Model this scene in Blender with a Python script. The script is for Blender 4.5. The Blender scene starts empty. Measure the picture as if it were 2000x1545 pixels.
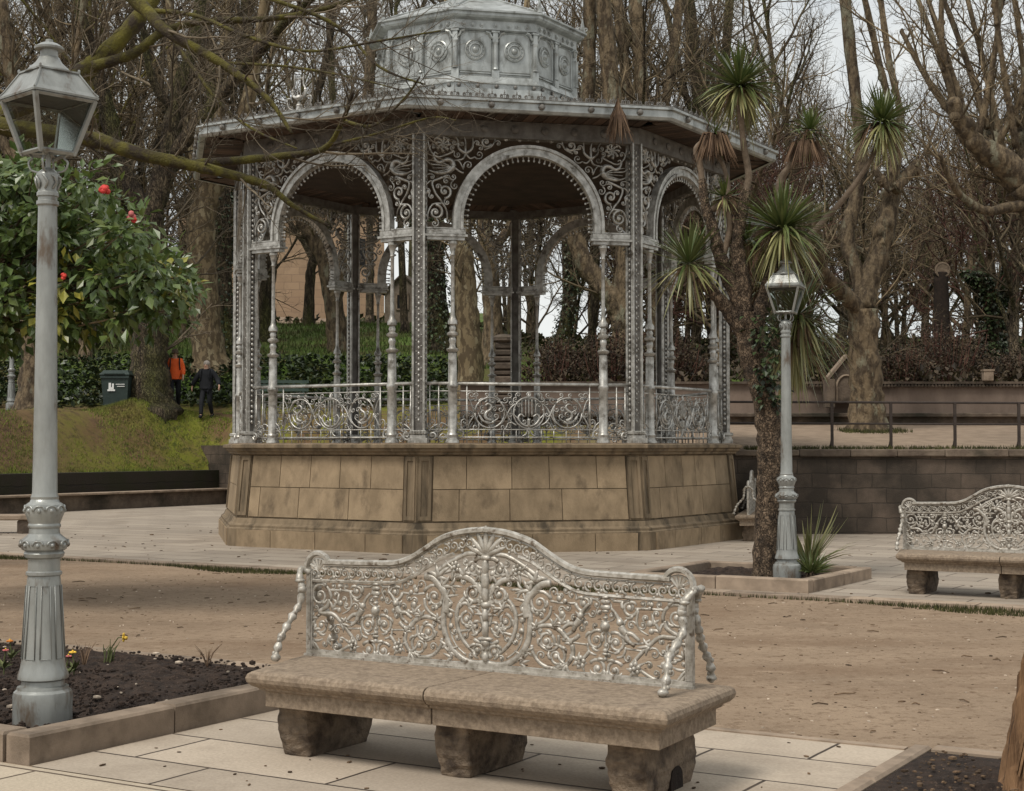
import bpy, math, random
from mathutils import Vector, Matrix
R = math.radians; PI = math.pi
random.seed(11)
sc = bpy.context.scene; col = sc.collection
rnd = random.uniform

# ---------------------------------------------------------------- camera
F_, CX, CY, EYE, HOR = 3000.0, 1000.0, 772.5, 1.62, 872.0
PITCH = math.atan((HOR-CY)/F_)
cd = bpy.data.cameras.new('camera'); cam = bpy.data.objects.new('camera', cd); col.objects.link(cam)
cam.location = (0, 0, EYE); cam.rotation_euler = (PI/2+PITCH, 0, 0)
cd.sensor_width = 36; cd.lens = F_/2000*36; cd.clip_start = .1; cd.clip_end = 1500
sc.camera = cam

# ---------------------------------------------------------------- sky and sun (overcast)
SUN_EL, SUN_AZ = R(56), R(-40)          # azimuth measured from behind the camera towards the left
sdir = Vector((math.sin(SUN_AZ)*math.cos(SUN_EL), -math.cos(SUN_AZ)*math.cos(SUN_EL), math.sin(SUN_EL)))
w = bpy.data.worlds.new('World'); sc.world = w; w.use_nodes = True
nt = w.node_tree; bg = nt.nodes['Background']
sky = nt.nodes.new('ShaderNodeTexSky'); sky.sky_type = 'NISHITA'; sky.sun_disc = False
sky.sun_elevation = SUN_EL; sky.sun_rotation = math.atan2(sdir.x, sdir.y); sky.dust_density = 2.0
tc = nt.nodes.new('ShaderNodeTexCoord'); nz = nt.nodes.new('ShaderNodeTexNoise')
nz.inputs['Scale'].default_value = 5.0; nz.inputs['Detail'].default_value = 6; nz.inputs['Roughness'].default_value = .6
rp = nt.nodes.new('ShaderNodeValToRGB'); rp.color_ramp.elements[0].position = .34; rp.color_ramp.elements[1].position = .6
rp.color_ramp.elements[0].color = (.6, .6, .6, 1); rp.color_ramp.elements[1].color = (1, 1, 1, 1)
mx = nt.nodes.new('ShaderNodeMix'); mx.data_type = 'RGBA'
nt.links.new(tc.outputs['Generated'], nz.inputs['Vector']); nt.links.new(nz.outputs['Fac'], rp.inputs['Fac'])
nt.links.new(rp.outputs['Color'], mx.inputs['Factor']); nt.links.new(sky.outputs['Color'], mx.inputs[6])
mx.inputs[7].default_value = (8.8, 9.0, 8.8, 1)
nt.links.new(mx.outputs[2], bg.inputs['Color']); bg.inputs['Strength'].default_value = .078
sd = bpy.data.lights.new('sun', 'SUN'); sd.energy = 2.2; sd.angle = R(20); sd.color = (1, .95, .87)
so = bpy.data.objects.new('sun', sd); col.objects.link(so); so.rotation_euler = sdir.to_track_quat('Z', 'Y').to_euler()
sc.view_settings.view_transform = 'Standard'; sc.view_settings.look = 'None'
sc.view_settings.exposure = 0.36; sc.view_settings.gamma = 1.0

# ---------------------------------------------------------------- points from the survey of the photograph
fw = Vector((0, math.cos(PITCH), math.sin(PITCH))); upv = Vector((0, -math.sin(PITCH), math.cos(PITCH)))
def ray(x, y): return fw + Vector((1, 0, 0))*((x-CX)/F_) - upv*((y-CY)/F_)
def G(x, y, z=0.0):
    d = ray(x, y); return Vector((0, 0, EYE)) + d*((z-EYE)/d.z)
def AT(x, y, Y):
    d = ray(x, y); return Vector((0, 0, EYE)) + d*(Y/d.y)
TH = R(31)
e1 = Vector((math.cos(TH), -math.sin(TH), 0)); e2 = Vector((math.sin(TH), math.cos(TH), 0))
def UV(u, v, z=0.0): return e1*u + e2*v + Vector((0, 0, z))

# ---------------------------------------------------------------- objects
def tag(o, label=None, cat=None, group=None, kind=None):
    if label: o['label'] = label
    if cat: o['category'] = cat
    if group: o['group'] = group
    if kind: o['kind'] = kind
    return o
def empty(name, loc, rz=0, label=None, cat=None, group=None):
    o = bpy.data.objects.new(name, None); col.objects.link(o); o.location = loc; o.rotation_euler = (0, 0, rz)
    o.empty_display_size = .2
    return tag(o, label, cat, group)
def copy_tree(o, parent=None):
    c = o.copy(); col.objects.link(c)
    if parent is not None: c.parent = parent
    for ch in list(o.children): copy_tree(ch, c)
    return c
def dup(o, loc, rz=0, s=1.0, label=None, group=None):
    c = copy_tree(o); c.location = loc; c.rotation_euler = (0, 0, rz); c.scale = (s, s, s)
    if label: c['label'] = label
    if group: c['group'] = group
    return c

class MB:
    def __init__(s): s.v = []; s.f = []; s.t = []; s.M = None
    def add(s, vs, fs, tint=0.0):
        n = len(s.v)
        if s.M is not None: vs = [s.M @ Vector(p) for p in vs]
        s.v.extend([(p[0], p[1], p[2]) for p in vs])
        for f in fs: s.f.append(tuple(i+n for i in f)); s.t.append(tint)
    def hexa(s, b, t, tint=0.0):      # bottom and top rings, counter-clockwise from above
        n = len(b)
        fs = [tuple(range(n-1, -1, -1)), tuple(range(n, 2*n))]
        for i in range(n):
            j = (i+1) % n; fs.append((i, j, n+j, n+i))
        s.add(list(b)+list(t), fs, tint)
    def box(s, c, d, rz=0, tint=0.0, bev=0.0):
        hx, hy, hz = d[0]/2, d[1]/2, d[2]/2
        ca, sa = math.cos(rz), math.sin(rz)
        def ring(x, y, z): return [(c[0]+px*ca-py*sa, c[1]+px*sa+py*ca, c[2]+z) for px, py in ((-x, -y), (x, -y), (x, y), (-x, y))]
        if bev <= 0: s.hexa(ring(hx, hy, -hz), ring(hx, hy, hz), tint); return
        rings = [ring(hx-bev, hy-bev, -hz), ring(hx, hy, -hz+bev), ring(hx, hy, hz-bev), ring(hx-bev, hy-bev, hz)]
        s.rings(rings, tint)
    def rings(s, rings, tint=0.0, cap=True, closed=True):
        n = len(rings[0]); vs = [p for r_ in rings for p in r_]; fs = []
        for k in range(len(rings)-1):
            for i in range(n if closed else n-1):
                j = (i+1) % n; fs.append((k*n+i, k*n+j, (k+1)*n+j, (k+1)*n+i))
        if cap:
            fs.append(tuple(range(n-1, -1, -1))); m = (len(rings)-1)*n; fs.append(tuple(range(m, m+n)))
        s.add(vs, fs, tint)
    def tube(s, pts, r, n=6, tint=0.0, cap=True, flat=1.0, jit=0.0):
        pts = [Vector(p) for p in pts]; m = len(pts)
        if m < 2: return
        rad = r if isinstance(r, (list, tuple)) else [r]*m
        rings = []; ref = None
        for i in range(m):
            d = (pts[min(i+1, m-1)]-pts[max(i-1, 0)])
            if d.length < 1e-9: d = Vector((0, 0, 1))
            d.normalize()
            if ref is None: ref = Vector((0, 1, 0)) if abs(d.y) < .9 else Vector((1, 0, 0))
            a = d.cross(ref)
            if a.length < 1e-4: ref = Vector((1, 0, 0)) if abs(d.x) < .9 else Vector((0, 0, 1)); a = d.cross(ref)
            a.normalize(); b = a.cross(d)
            q = rad[i]
            if jit:
                jj = [q*(1+rnd(-jit, jit)) for _ in range(n)]
                rings.append([pts[i] + a*(jj[k]*math.cos(2*PI*k/n)) + b*(jj[k]*flat*math.sin(2*PI*k/n)) for k in range(n)])
            else: rings.append([pts[i] + a*(q*math.cos(2*PI*k/n)) + b*(q*flat*math.sin(2*PI*k/n)) for k in range(n)])
        s.rings(rings, tint, cap)
    def lathe(s, prof, n=16, o=(0, 0, 0), tint=0.0, ph=0.0):
        rings = [[(o[0]+r*math.cos(2*PI*k/n+ph), o[1]+r*math.sin(2*PI*k/n+ph), o[2]+z) for k in range(n)] for r, z in prof]
        s.rings(rings, tint)
    def blob(s, c, r, nu=6, nv=4, tint=0.0):
        rx, ry, rz = (r, r, r) if isinstance(r, (int, float)) else r
        rings = []
        for i in range(nv+1):
            a = -PI/2 + PI*i/nv; q = max(math.cos(a), .02)
            rings.append([(c[0]+rx*q*math.cos(2*PI*k/nu), c[1]+ry*q*math.sin(2*PI*k/nu), c[2]+rz*math.sin(a)) for k in range(nu)])
        s.rings(rings, tint)
    def disc_y(s, c, prof, n=16, tint=0.0):   # lathe about the y axis facing -y: prof of (radius, depth towards -y)
        rings = [[(c[0]+r*math.cos(2*PI*k/n), c[1]-d, c[2]+r*math.sin(2*PI*k/n)) for k in range(n)] for r, d in prof]
        s.rings(rings, tint)
    def plate(s, pts, y0, y1, tint=0.0):      # polygon in x-z extruded from y0 (front) to y1
        n = len(pts)
        s.rings([[(p[0], y1, p[1]) for p in pts], [(p[0], y0, p[1]) for p in pts]], tint)
    def build(s, name, mat, parent=None, smooth=False, loc=None, auto=None):
        me = bpy.data.meshes.new(name); me.from_pydata(s.v, [], s.f)
        a = me.attributes.new('tint', 'FLOAT', 'FACE'); a.data.foreach_set('value', s.t)
        if smooth: me.polygons.foreach_set('use_smooth', [True]*len(me.polygons))
        me.materials.append(mat); me.update()
        if smooth and auto:
            try: me.set_sharp_from_angle(angle=R(auto))
            except Exception: pass
        o = bpy.data.objects.new(name, me); col.objects.link(o)
        if parent is not None: o.parent = parent
        if loc is not None: o.location = loc
        return o

# ---------------------------------------------------------------- materials
def mat(name, c1, c2, scale=6.0, rough=.8, metal=0.0, bump=.3, bscale=None, c3=None, s3=1.5, t3=(.5, .65), stretch=(1, 1, 1),
        detail=6, tint=.35, bdist=.02, spec=.3, tcol=None, ramp=(.35, .65), trans=0.0, crack=0.0, cdark=.45):
    m = bpy.data.materials.new(name); m.use_nodes = True; t = m.node_tree; N = t.nodes; L = t.links
    b = N['Principled BSDF']; b.inputs['Roughness'].default_value = rough; b.inputs['Metallic'].default_value = metal
    b.inputs['Specular IOR Level'].default_value = spec
    tcn = N.new('ShaderNodeTexCoord'); mp = N.new('ShaderNodeMapping'); mp.inputs['Scale'].default_value = stretch
    L.new(tcn.outputs['Object'], mp.inputs['Vector'])
    def noise(sc_, det=detail, rg=.6):
        q = N.new('ShaderNodeTexNoise'); q.inputs['Scale'].default_value = sc_; q.inputs['Detail'].default_value = det
        q.inputs['Roughness'].default_value = rg; L.new(mp.outputs['Vector'], q.inputs['Vector']); return q.outputs['Fac']
    def mr(src, a, z, lo=0, hi=1):
        q = N.new('ShaderNodeMapRange'); q.inputs[1].default_value = a; q.inputs[2].default_value = z
        q.inputs[3].default_value = lo; q.inputs[4].default_value = hi; L.new(src, q.inputs[0]); return q.outputs[0]
    def mix(f, a, z, mode='MIX'):
        q = N.new('ShaderNodeMix'); q.data_type = 'RGBA'; q.blend_type = mode
        if isinstance(f, (int, float)): q.inputs[0].default_value = f
        else: L.new(f, q.inputs[0])
        for i, val in ((6, a), (7, z)):
            if isinstance(val, tuple): q.inputs[i].default_value = (*val[:3], 1)
            else: L.new(val, q.inputs[i])
        return q.outputs[2]
    n1 = noise(scale)
    c = mix(mr(n1, *ramp), c1, c2)
    if c3: c = mix(mr(noise(s3), *t3), c, c3)
    at = N.new('ShaderNodeAttribute'); at.attribute_name = 'tint'
    if tcol: c = mix(at.outputs['Fac'], c, tcol)
    elif tint:
        hv = N.new('ShaderNodeHueSaturation'); L.new(c, hv.inputs['Color'])
        L.new(mr(at.outputs['Fac'], -1, 1, 1-tint, 1+tint), hv.inputs['Value']); c = hv.outputs['Color']
    ck = None
    if crack:
        vo = N.new('ShaderNodeTexVoronoi'); vo.feature = 'DISTANCE_TO_EDGE'; vo.inputs['Scale'].default_value = crack
        wv = N.new('ShaderNodeVectorMath'); wv.operation = 'MULTIPLY_ADD'; wv.inputs[1].default_value = (.25, .25, .25)
        nq = N.new('ShaderNodeTexNoise'); nq.inputs['Scale'].default_value = crack*.6; L.new(mp.outputs['Vector'], nq.inputs['Vector'])
        L.new(nq.outputs['Color'], wv.inputs[0]); L.new(mp.outputs['Vector'], wv.inputs[2]); L.new(wv.outputs[0], vo.inputs['Vector'])
        ck = mr(vo.outputs['Distance'], 0, .16)
        hv2 = N.new('ShaderNodeHueSaturation'); L.new(c, hv2.inputs['Color']); L.new(mr(ck, 0, 1, cdark, 1.1), hv2.inputs['Value']); c = hv2.outputs['Color']
    L.new(c, b.inputs['Base Color'])
    if bump:
        bp = N.new('ShaderNodeBump'); bp.inputs['Strength'].default_value = bump; bp.inputs['Distance'].default_value = bdist
        hsrc = noise(bscale or scale*4)
        if ck is not None:
            ad = N.new('ShaderNodeMath'); ad.operation = 'MULTIPLY_ADD'; ad.inputs[1].default_value = .6; L.new(ck, ad.inputs[0]); L.new(hsrc, ad.inputs[2]); hsrc = ad.outputs[0]
        L.new(hsrc, bp.inputs['Height']); L.new(bp.outputs['Normal'], b.inputs['Normal'])
    if trans:
        tr = N.new('ShaderNodeBsdfTranslucent'); L.new(c, tr.inputs['Color']); ms = N.new('ShaderNodeMixShader'); ms.inputs[0].default_value = trans
        L.new(b.outputs[0], ms.inputs[1]); L.new(tr.outputs[0], ms.inputs[2]); L.new(ms.outputs[0], N['Material Output'].inputs[0])
    m['k'] = 1
    return m
M = {}
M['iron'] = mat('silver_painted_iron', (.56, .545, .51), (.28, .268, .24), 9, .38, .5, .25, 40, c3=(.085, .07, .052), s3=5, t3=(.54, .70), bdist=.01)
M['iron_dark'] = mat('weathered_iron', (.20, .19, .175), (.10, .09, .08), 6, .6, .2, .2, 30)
M['zinc'] = mat('zinc_sheet', (.46, .475, .46), (.28, .288, .275), 5, .36, .45, .15, 25, c3=(.10, .095, .08), s3=4, t3=(.54, .72), stretch=(1, 1, .6))
M['bench_iron'] = mat('silver_bench_iron', (.51, .48, .43), (.275, .25, .21), 26, .42, .35, .35, 110, c3=(.12, .09, .063), s3=19, t3=(.56, .68), bdist=.004)
M['lamp'] = mat('grey_lamp_paint', (.32, .328, .312), (.225, .23, .217), 9, .33, .3, .3, 60, c3=(.13, .10, .075), s3=9, t3=(.57, .70), stretch=(1, 1, .35), bdist=.005)
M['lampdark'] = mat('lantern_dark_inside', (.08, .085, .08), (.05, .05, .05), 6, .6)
M['sand'] = mat('sandstone_block', (.32, .238, .15), (.215, .158, .098), 3.5, .85, 0, .5, 45, c3=(.10, .073, .047), s3=2.4, t3=(.55, .74), stretch=(1.25, 1.25, .75), tint=.12, bdist=.01)
M['sandp'] = mat('sandstone_pilaster', (.235, .175, .112), (.15, .112, .07), 3.5, .85, 0, .45, 45, c3=(.06, .046, .03), s3=2.2, t3=(.48, .66), stretch=(1.8, 1.8, .3), tint=.15, bdist=.008)
M['wood_dark'] = mat('dark_ceiling_boards', (.095, .062, .043), (.05, .033, .023), 3, .75, 0, .2, 20, tint=.5)
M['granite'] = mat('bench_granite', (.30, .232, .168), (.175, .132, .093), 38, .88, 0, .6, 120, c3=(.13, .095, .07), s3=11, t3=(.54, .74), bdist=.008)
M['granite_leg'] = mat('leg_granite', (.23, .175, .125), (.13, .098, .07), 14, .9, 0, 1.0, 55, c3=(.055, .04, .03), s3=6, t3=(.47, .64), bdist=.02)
M['kerb'] = mat('kerb_granite', (.30, .23, .17), (.195, .148, .108), 5, .88, 0, .5, 90, c3=(.12, .09, .065), s3=2.3, t3=(.55, .72), bdist=.006)
M['soil'] = mat('dark_soil', (.055, .036, .026), (.02, .013, .010), 14, .95, 0, 1.0, 60, c3=(.11, .075, .055), s3=38, t3=(.6, .7), bdist=.03)
M['wallstone'] = mat('old_wall_stone', (.15, .115, .085), (.075, .055, .042), 3, .9, 0, .6, 14, c3=(.03, .026, .018), s3=.8, t3=(.48, .66), tint=.35, bdist=.03)
M['moss'] = mat('moss', (.085, .10, .02), (.045, .05, .014), 5, .95, 0, .8, 50, c3=(.07, .05, .028), s3=2, t3=(.55, .7), bdist=.02)
M['plaster'] = mat('mauve_grey_plaster', (.22, .165, .13), (.155, .115, .09), 2, .9, 0, .3, 20, c3=(.06, .045, .035), s3=.9, t3=(.55, .75), stretch=(1, 1, .5))
M['rust'] = mat('dark_rusty_rail', (.05, .037, .03), (.03, .022, .018), 10, .7)
M['bark'] = mat('brown_bark', (.15, .115, .073), (.058, .042, .028), 6, .9, 0, 1.0, 9, c3=(.115, .115, .036), s3=.9, t3=(.48, .66), stretch=(1, 1, .25), bdist=.14, crack=16, cdark=.55, ramp=(.42, .58))
M['bark2'] = mat('warm_bark', (.165, .122, .074), (.06, .043, .027), 7, .9, 0, 1.0, 9, c3=(.19, .175, .12), s3=3, t3=(.57, .65), stretch=(1, 1, .4), bdist=.14, ramp=(.42, .58))
M['mossbark'] = mat('mossy_bark', (.13, .115, .024), (.06, .05, .018), 6, .95, 0, .9, 30, c3=(.045, .034, .023), s3=4, t3=(.46, .6), bdist=.03)
M['plane'] = mat('mottled_plane_bark', (.20, .15, .085), (.095, .068, .038), 7, .85, 0, .3, 14, c3=(.27, .22, .135), s3=4.5, t3=(.56, .6), stretch=(1, 1, .45), ramp=(.45, .52), bdist=.02)
M['twig'] = mat('brown_twigs', (.17, .13, .078), (.08, .059, .036), 2, .9, 0, 0, tint=.6)
M['twig2'] = mat('grey_twigs', (.15, .12, .082), (.07, .055, .038), 2, .9, 0, 0, tint=.6)
M['ivy'] = mat('ivy_leaves', (.045, .066, .022), (.016, .026, .010), 3, .45, 0, 0, tint=.7, spec=.45)
M['camellia'] = mat('glossy_camellia_leaves', (.115, .165, .044), (.055, .09, .025), 2.5, .34, 0, 0, tcol=(.36, .33, .06), spec=.55, trans=.2)
M['petal_red'] = mat('red_petals', (.62, .06, .04), (.50, .04, .04), 20, .6, tint=.2)
M['petal_yellow'] = mat('yellow_petals', (.75, .50, .06), (.65, .40, .05), 20, .6, tint=.2)
M['petal_orange'] = mat('orange_petals', (.70, .26, .04), (.6, .18, .04), 20, .6)
M['petal_pink'] = mat('pink_petals', (.55, .16, .15), (.45, .1, .1), 20, .6)
M['stem'] = mat('green_stems', (.09, .10, .035), (.06, .07, .025), 20, .7)
M['cordyline'] = mat('sword_leaves', (.075, .115, .025), (.036, .06, .016), 3, .38, 0, 0, tcol=(.36, .33, .15), spec=.5, trans=.15)
M['deadleaf'] = mat('dead_brown_leaves', (.17, .11, .068), (.09, .055, .035), 4, .9, 0, 0, tint=.5)
M['palmbark'] = mat('cracked_palm_bark', (.21, .15, .10), (.09, .062, .04), 16, .92, 0, 1.0, 34, c3=(.06, .043, .03), s3=7, t3=(.52, .64), bdist=.04, ramp=(.42, .58), crack=22, cdark=.35, stretch=(1, 1, .7))
M['palestem'] = mat('pale_bare_stem', (.18, .135, .095), (.095, .068, .046), 9, .85, 0, .5, 30)
M['bush_red'] = mat('reddish_bush_twigs', (.10, .045, .032), (.05, .026, .02), 2, .9, 0, 0, tint=.6)
M['grass'] = mat('grass_blades', (.16, .19, .024), (.085, .11, .018), .8, .8, 0, 0, tint=.5, c3=(.11, .075, .03), s3=.7, t3=(.52, .7))
M['lawn'] = mat('lawn_blades', (.09, .135, .028), (.055, .08, .02), .5, .8, 0, 0, tint=.6, c3=(.10, .08, .034), s3=.5, t3=(.48, .62))
M['buildstone0'] = mat('warm_building_stone', (.50, .31, .18), (.40, .24, .14), 1.2, .9, 0, .3, 8, c3=(.30, .21, .14), s3=.4, t3=(.5, .7))
M['greystone'] = mat('grey_hut_stone', (.22, .18, .14), (.14, .11, .085), 3, .9, 0, .4, 8)
M['dark'] = mat('dark_opening', (.012, .011, .010), (.008, .008, .008), 3, .6)
M['bin'] = mat('dark_green_plastic', (.030, .045, .040), (.022, .034, .030), 4, .45)
M['mossblade'] = mat('dark_moss_blades', (.06, .06, .017), (.032, .033, .011), 2, .9, 0, 0, tint=.6)
M['white'] = mat('white_paint', (.7, .7, .68), (.6, .6, .58), 8, .6)
M['stump'] = mat('broken_brown_wood', (.27, .155, .08), (.12, .066, .034), 22, .9, 0, .9, 50, c3=(.05, .028, .016), s3=12, t3=(.5, .62), stretch=(1.2, 1.2, .12), bdist=.02)
M['stumpdark'] = mat('dark_wood_and_shade', (.025, .016, .011), (.012, .008, .006), 12, .95, 0, .6, 40)  # dark wood of the sawn trunk, also the colour of painted shade pieces
M['skin'] = mat('skin', (.45, .28, .2), (.42, .26, .18), 4, .6, bump=0)
M['orange'] = mat('orange_jacket', (.80, .13, .022), (.66, .095, .018), 5, .7, bump=.3)
M['navy'] = mat('dark_clothes', (.012, .013, .017), (.009, .01, .012), 5, .8, bump=.2)
M['greyhair'] = mat('grey_hair', (.35, .31, .27), (.28, .25, .22), 20, .8)
M['hat'] = mat('brown_hat', (.10, .07, .045), (.08, .055, .035), 20, .8)
M['pale'] = mat('pale_litter', (.50, .42, .33), (.40, .32, .25), 30, .9)
M['brownlitter'] = mat('brown_litter', (.13, .085, .05), (.08, .05, .03), 30, .9, tint=.6)
M['greenbench'] = mat('green_slat_paint', (.05, .075, .06), (.035, .055, .045), 5, .6)

def glass():
    m = bpy.data.materials.new('lantern_glass'); m.use_nodes = True; N = m.node_tree.nodes; L = m.node_tree.links
    g = N.new('ShaderNodeBsdfGlossy'); g.inputs['Roughness'].default_value = .05; g.inputs['Color'].default_value = (.9, .95, .95, 1)
    t = N.new('ShaderNodeBsdfTransparent'); t.inputs['Color'].default_value = (.78, .8, .76, 1)
    x = N.new('ShaderNodeMixShader'); fr = N.new('ShaderNodeFresnel'); fr.inputs[0].default_value = 1.45
    L.new(fr.outputs[0], x.inputs[0]); L.new(t.outputs[0], x.inputs[1]); L.new(g.outputs[0], x.inputs[2])
    L.new(x.outputs[0], N['Material Output'].inputs[0]); return m
M['glass'] = glass()

def paving(name, c1, c2, cj, bw, rh, off=.5, ang=TH, joint=.012, ox=0.0, oy=0.0, dirt=(.13, .095, .065), dt=(.55, .8), wan=.02):
    m = bpy.data.materials.new(name); m.use_nodes = True; N = m.node_tree.nodes; L = m.node_tree.links
    b = N['Principled BSDF']; b.inputs['Roughness'].default_value = .8; b.inputs['Specular IOR Level'].default_value = .3
    tcn = N.new('ShaderNodeTexCoord'); mp = N.new('ShaderNodeMapping'); mp.inputs['Rotation'].default_value = (0, 0, ang); mp.inputs['Location'].default_value = (ox, oy, 0)
    L.new(tcn.outputs['Object'], mp.inputs['Vector'])
    # slight wander of the joints
    nw = N.new('ShaderNodeTexNoise'); nw.inputs['Scale'].default_value = 2.5; L.new(mp.outputs[0], nw.inputs['Vector'])
    vs = N.new('ShaderNodeVectorMath'); vs.operation = 'MULTIPLY_ADD'; vs.inputs[1].default_value = (wan, wan, 0)
    L.new(nw.outputs['Color'], vs.inputs[0]); L.new(mp.outputs[0], vs.inputs[2])
    br = N.new('ShaderNodeTexBrick'); br.inputs['Scale'].default_value = 1; br.inputs['Brick Width'].default_value = bw; br.inputs['Row Height'].default_value = rh
    br.inputs['Mortar Size'].default_value = joint; br.inputs['Mortar Smooth'].default_value = .3; br.offset = off; br.inputs['Bias'].default_value = 0
    br.inputs['Color1'].default_value = (*c1, 1); br.inputs['Color2'].default_value = (*c2, 1); br.inputs['Mortar'].default_value = (*cj, 1)
    L.new(vs.outputs[0], br.inputs['Vector'])
    n1 = N.new('ShaderNodeTexNoise'); n1.inputs['Scale'].default_value = .9; n1.inputs['Detail'].default_value = 8; n1.inputs['Roughness'].default_value = .62
    L.new(mp.outputs[0], n1.inputs['Vector'])
    r1 = N.new('ShaderNodeMapRange'); r1.inputs[1].default_value = dt[0]; r1.inputs[2].default_value = dt[1]; r1.inputs[4].default_value = .75; L.new(n1.outputs['Fac'], r1.inputs[0])
    x = N.new('ShaderNodeMix'); x.data_type = 'RGBA'; L.new(r1.outputs[0], x.inputs[0]); L.new(br.outputs['Color'], x.inputs[6]); x.inputs[7].default_value = (*dirt, 1)
    n2 = N.new('ShaderNodeTexNoise'); n2.inputs['Scale'].default_value = 60; n2.inputs['Detail'].default_value = 4; L.new(mp.outputs[0], n2.inputs['Vector'])
    h = N.new('ShaderNodeHueSaturation'); L.new(x.outputs[2], h.inputs['Color'])
    r2 = N.new('ShaderNodeMapRange'); r2.inputs[3].default_value = .72; r2.inputs[4].default_value = 1.28; L.new(n2.outputs['Fac'], r2.inputs[0]); L.new(r2.outputs[0], h.inputs['Value'])
    L.new(h.outputs[0], b.inputs['Base Color'])
    hb = N.new('ShaderNodeMath'); hb.operation = 'MULTIPLY_ADD'; hb.inputs[1].default_value = -1.2; L.new(br.outputs['Fac'], hb.inputs[0]); L.new(n2.outputs['Fac'], hb.inputs[2])
    bp = N.new('ShaderNodeBump'); bp.inputs['Strength'].default_value = .5; bp.inputs['Distance'].default_value = .006; L.new(hb.outputs[0], bp.inputs['Height'])
    L.new(bp.outputs[0], b.inputs['Normal']); return m

# ================================================================ SETTING
def lerp_prof(pr, x):
    if x <= pr[0][0]: return pr[0][1]
    for (a, p), (b, q) in zip(pr, pr[1:]):
        if x <= b: return p+(q-p)*(x-a)/(b-a)
    return pr[-1][1]
PL = [(36, 1.5), (40, 2.35), (46.5, 2.66), (48, 3.1), (50, 4.3), (60, 5.6), (72, 7.3), (95, 8.9), (130, 13), (200, 19), (600, 22)]
PR = [(28.4, 1.56), (31, 1.66), (38, 2.12), (39.2, 2.3), (40, 2.95), (60, 4.8), (100, 8.2), (130, 11), (250, 17), (600, 20)]
def sstep(a, b, x):
    t = min(1, max(0, (x-a)/(b-a))); return t*t*(3-2*t)
def wall_u(): return -29.7
def ground_z(x, y):
    u = x*e1.x + y*e1.y
    t = sstep(-4, 3, x)
    pz = lerp_prof(PL, y)*(1-t) + lerp_prof(PR, y)*t
    if u < -30.15 and x < -7 and y < 46.5:          # grass bank on the left
        d = -30.15-u
        zb = .93 + 1.68*sstep(0, 2.1, d) + .05*math.sin(x*1.7+y)*min(1, d)
        zb = zb*(1-sstep(43.5, 46.5, y))+pz*sstep(43.5, 46.5, y)
        return zb + (.38)*math.exp(-((x+10.6)**2+(y-44.4)**2)/1.6)
    yb = 28.55 if x > 4.35 else min(46.0, 36.75 + max(0, -x-2)*1.22)
    if y > yb: return pz
    return 0.0
def frange(a, b, s):
    r_ = []; x = a
    while x < b-1e-6: r_.append(x); x += s
    return r_
xs = [-600, -300, -150, -90, -60, -45, -36]+frange(-30, 30, .5)+[30, 36, 45, 60, 90, 150, 300, 600]
ys = [-60, -20, -5]+frange(0, 28, 1.0)+frange(28, 52, .4)+frange(52, 100, 2)+[100, 120, 150, 200, 300, 600]
mb = MB(); nx = len(xs)
for y in ys:
    for x in xs: mb.v.append((x, y, ground_z(x, y)))
for j in range(len(ys)-1):
    for i in range(nx-1):
        mb.f.append((j*nx+i, j*nx+i+1, (j+1)*nx+i+1, (j+1)*nx+i)); mb.t.append(0)
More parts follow.
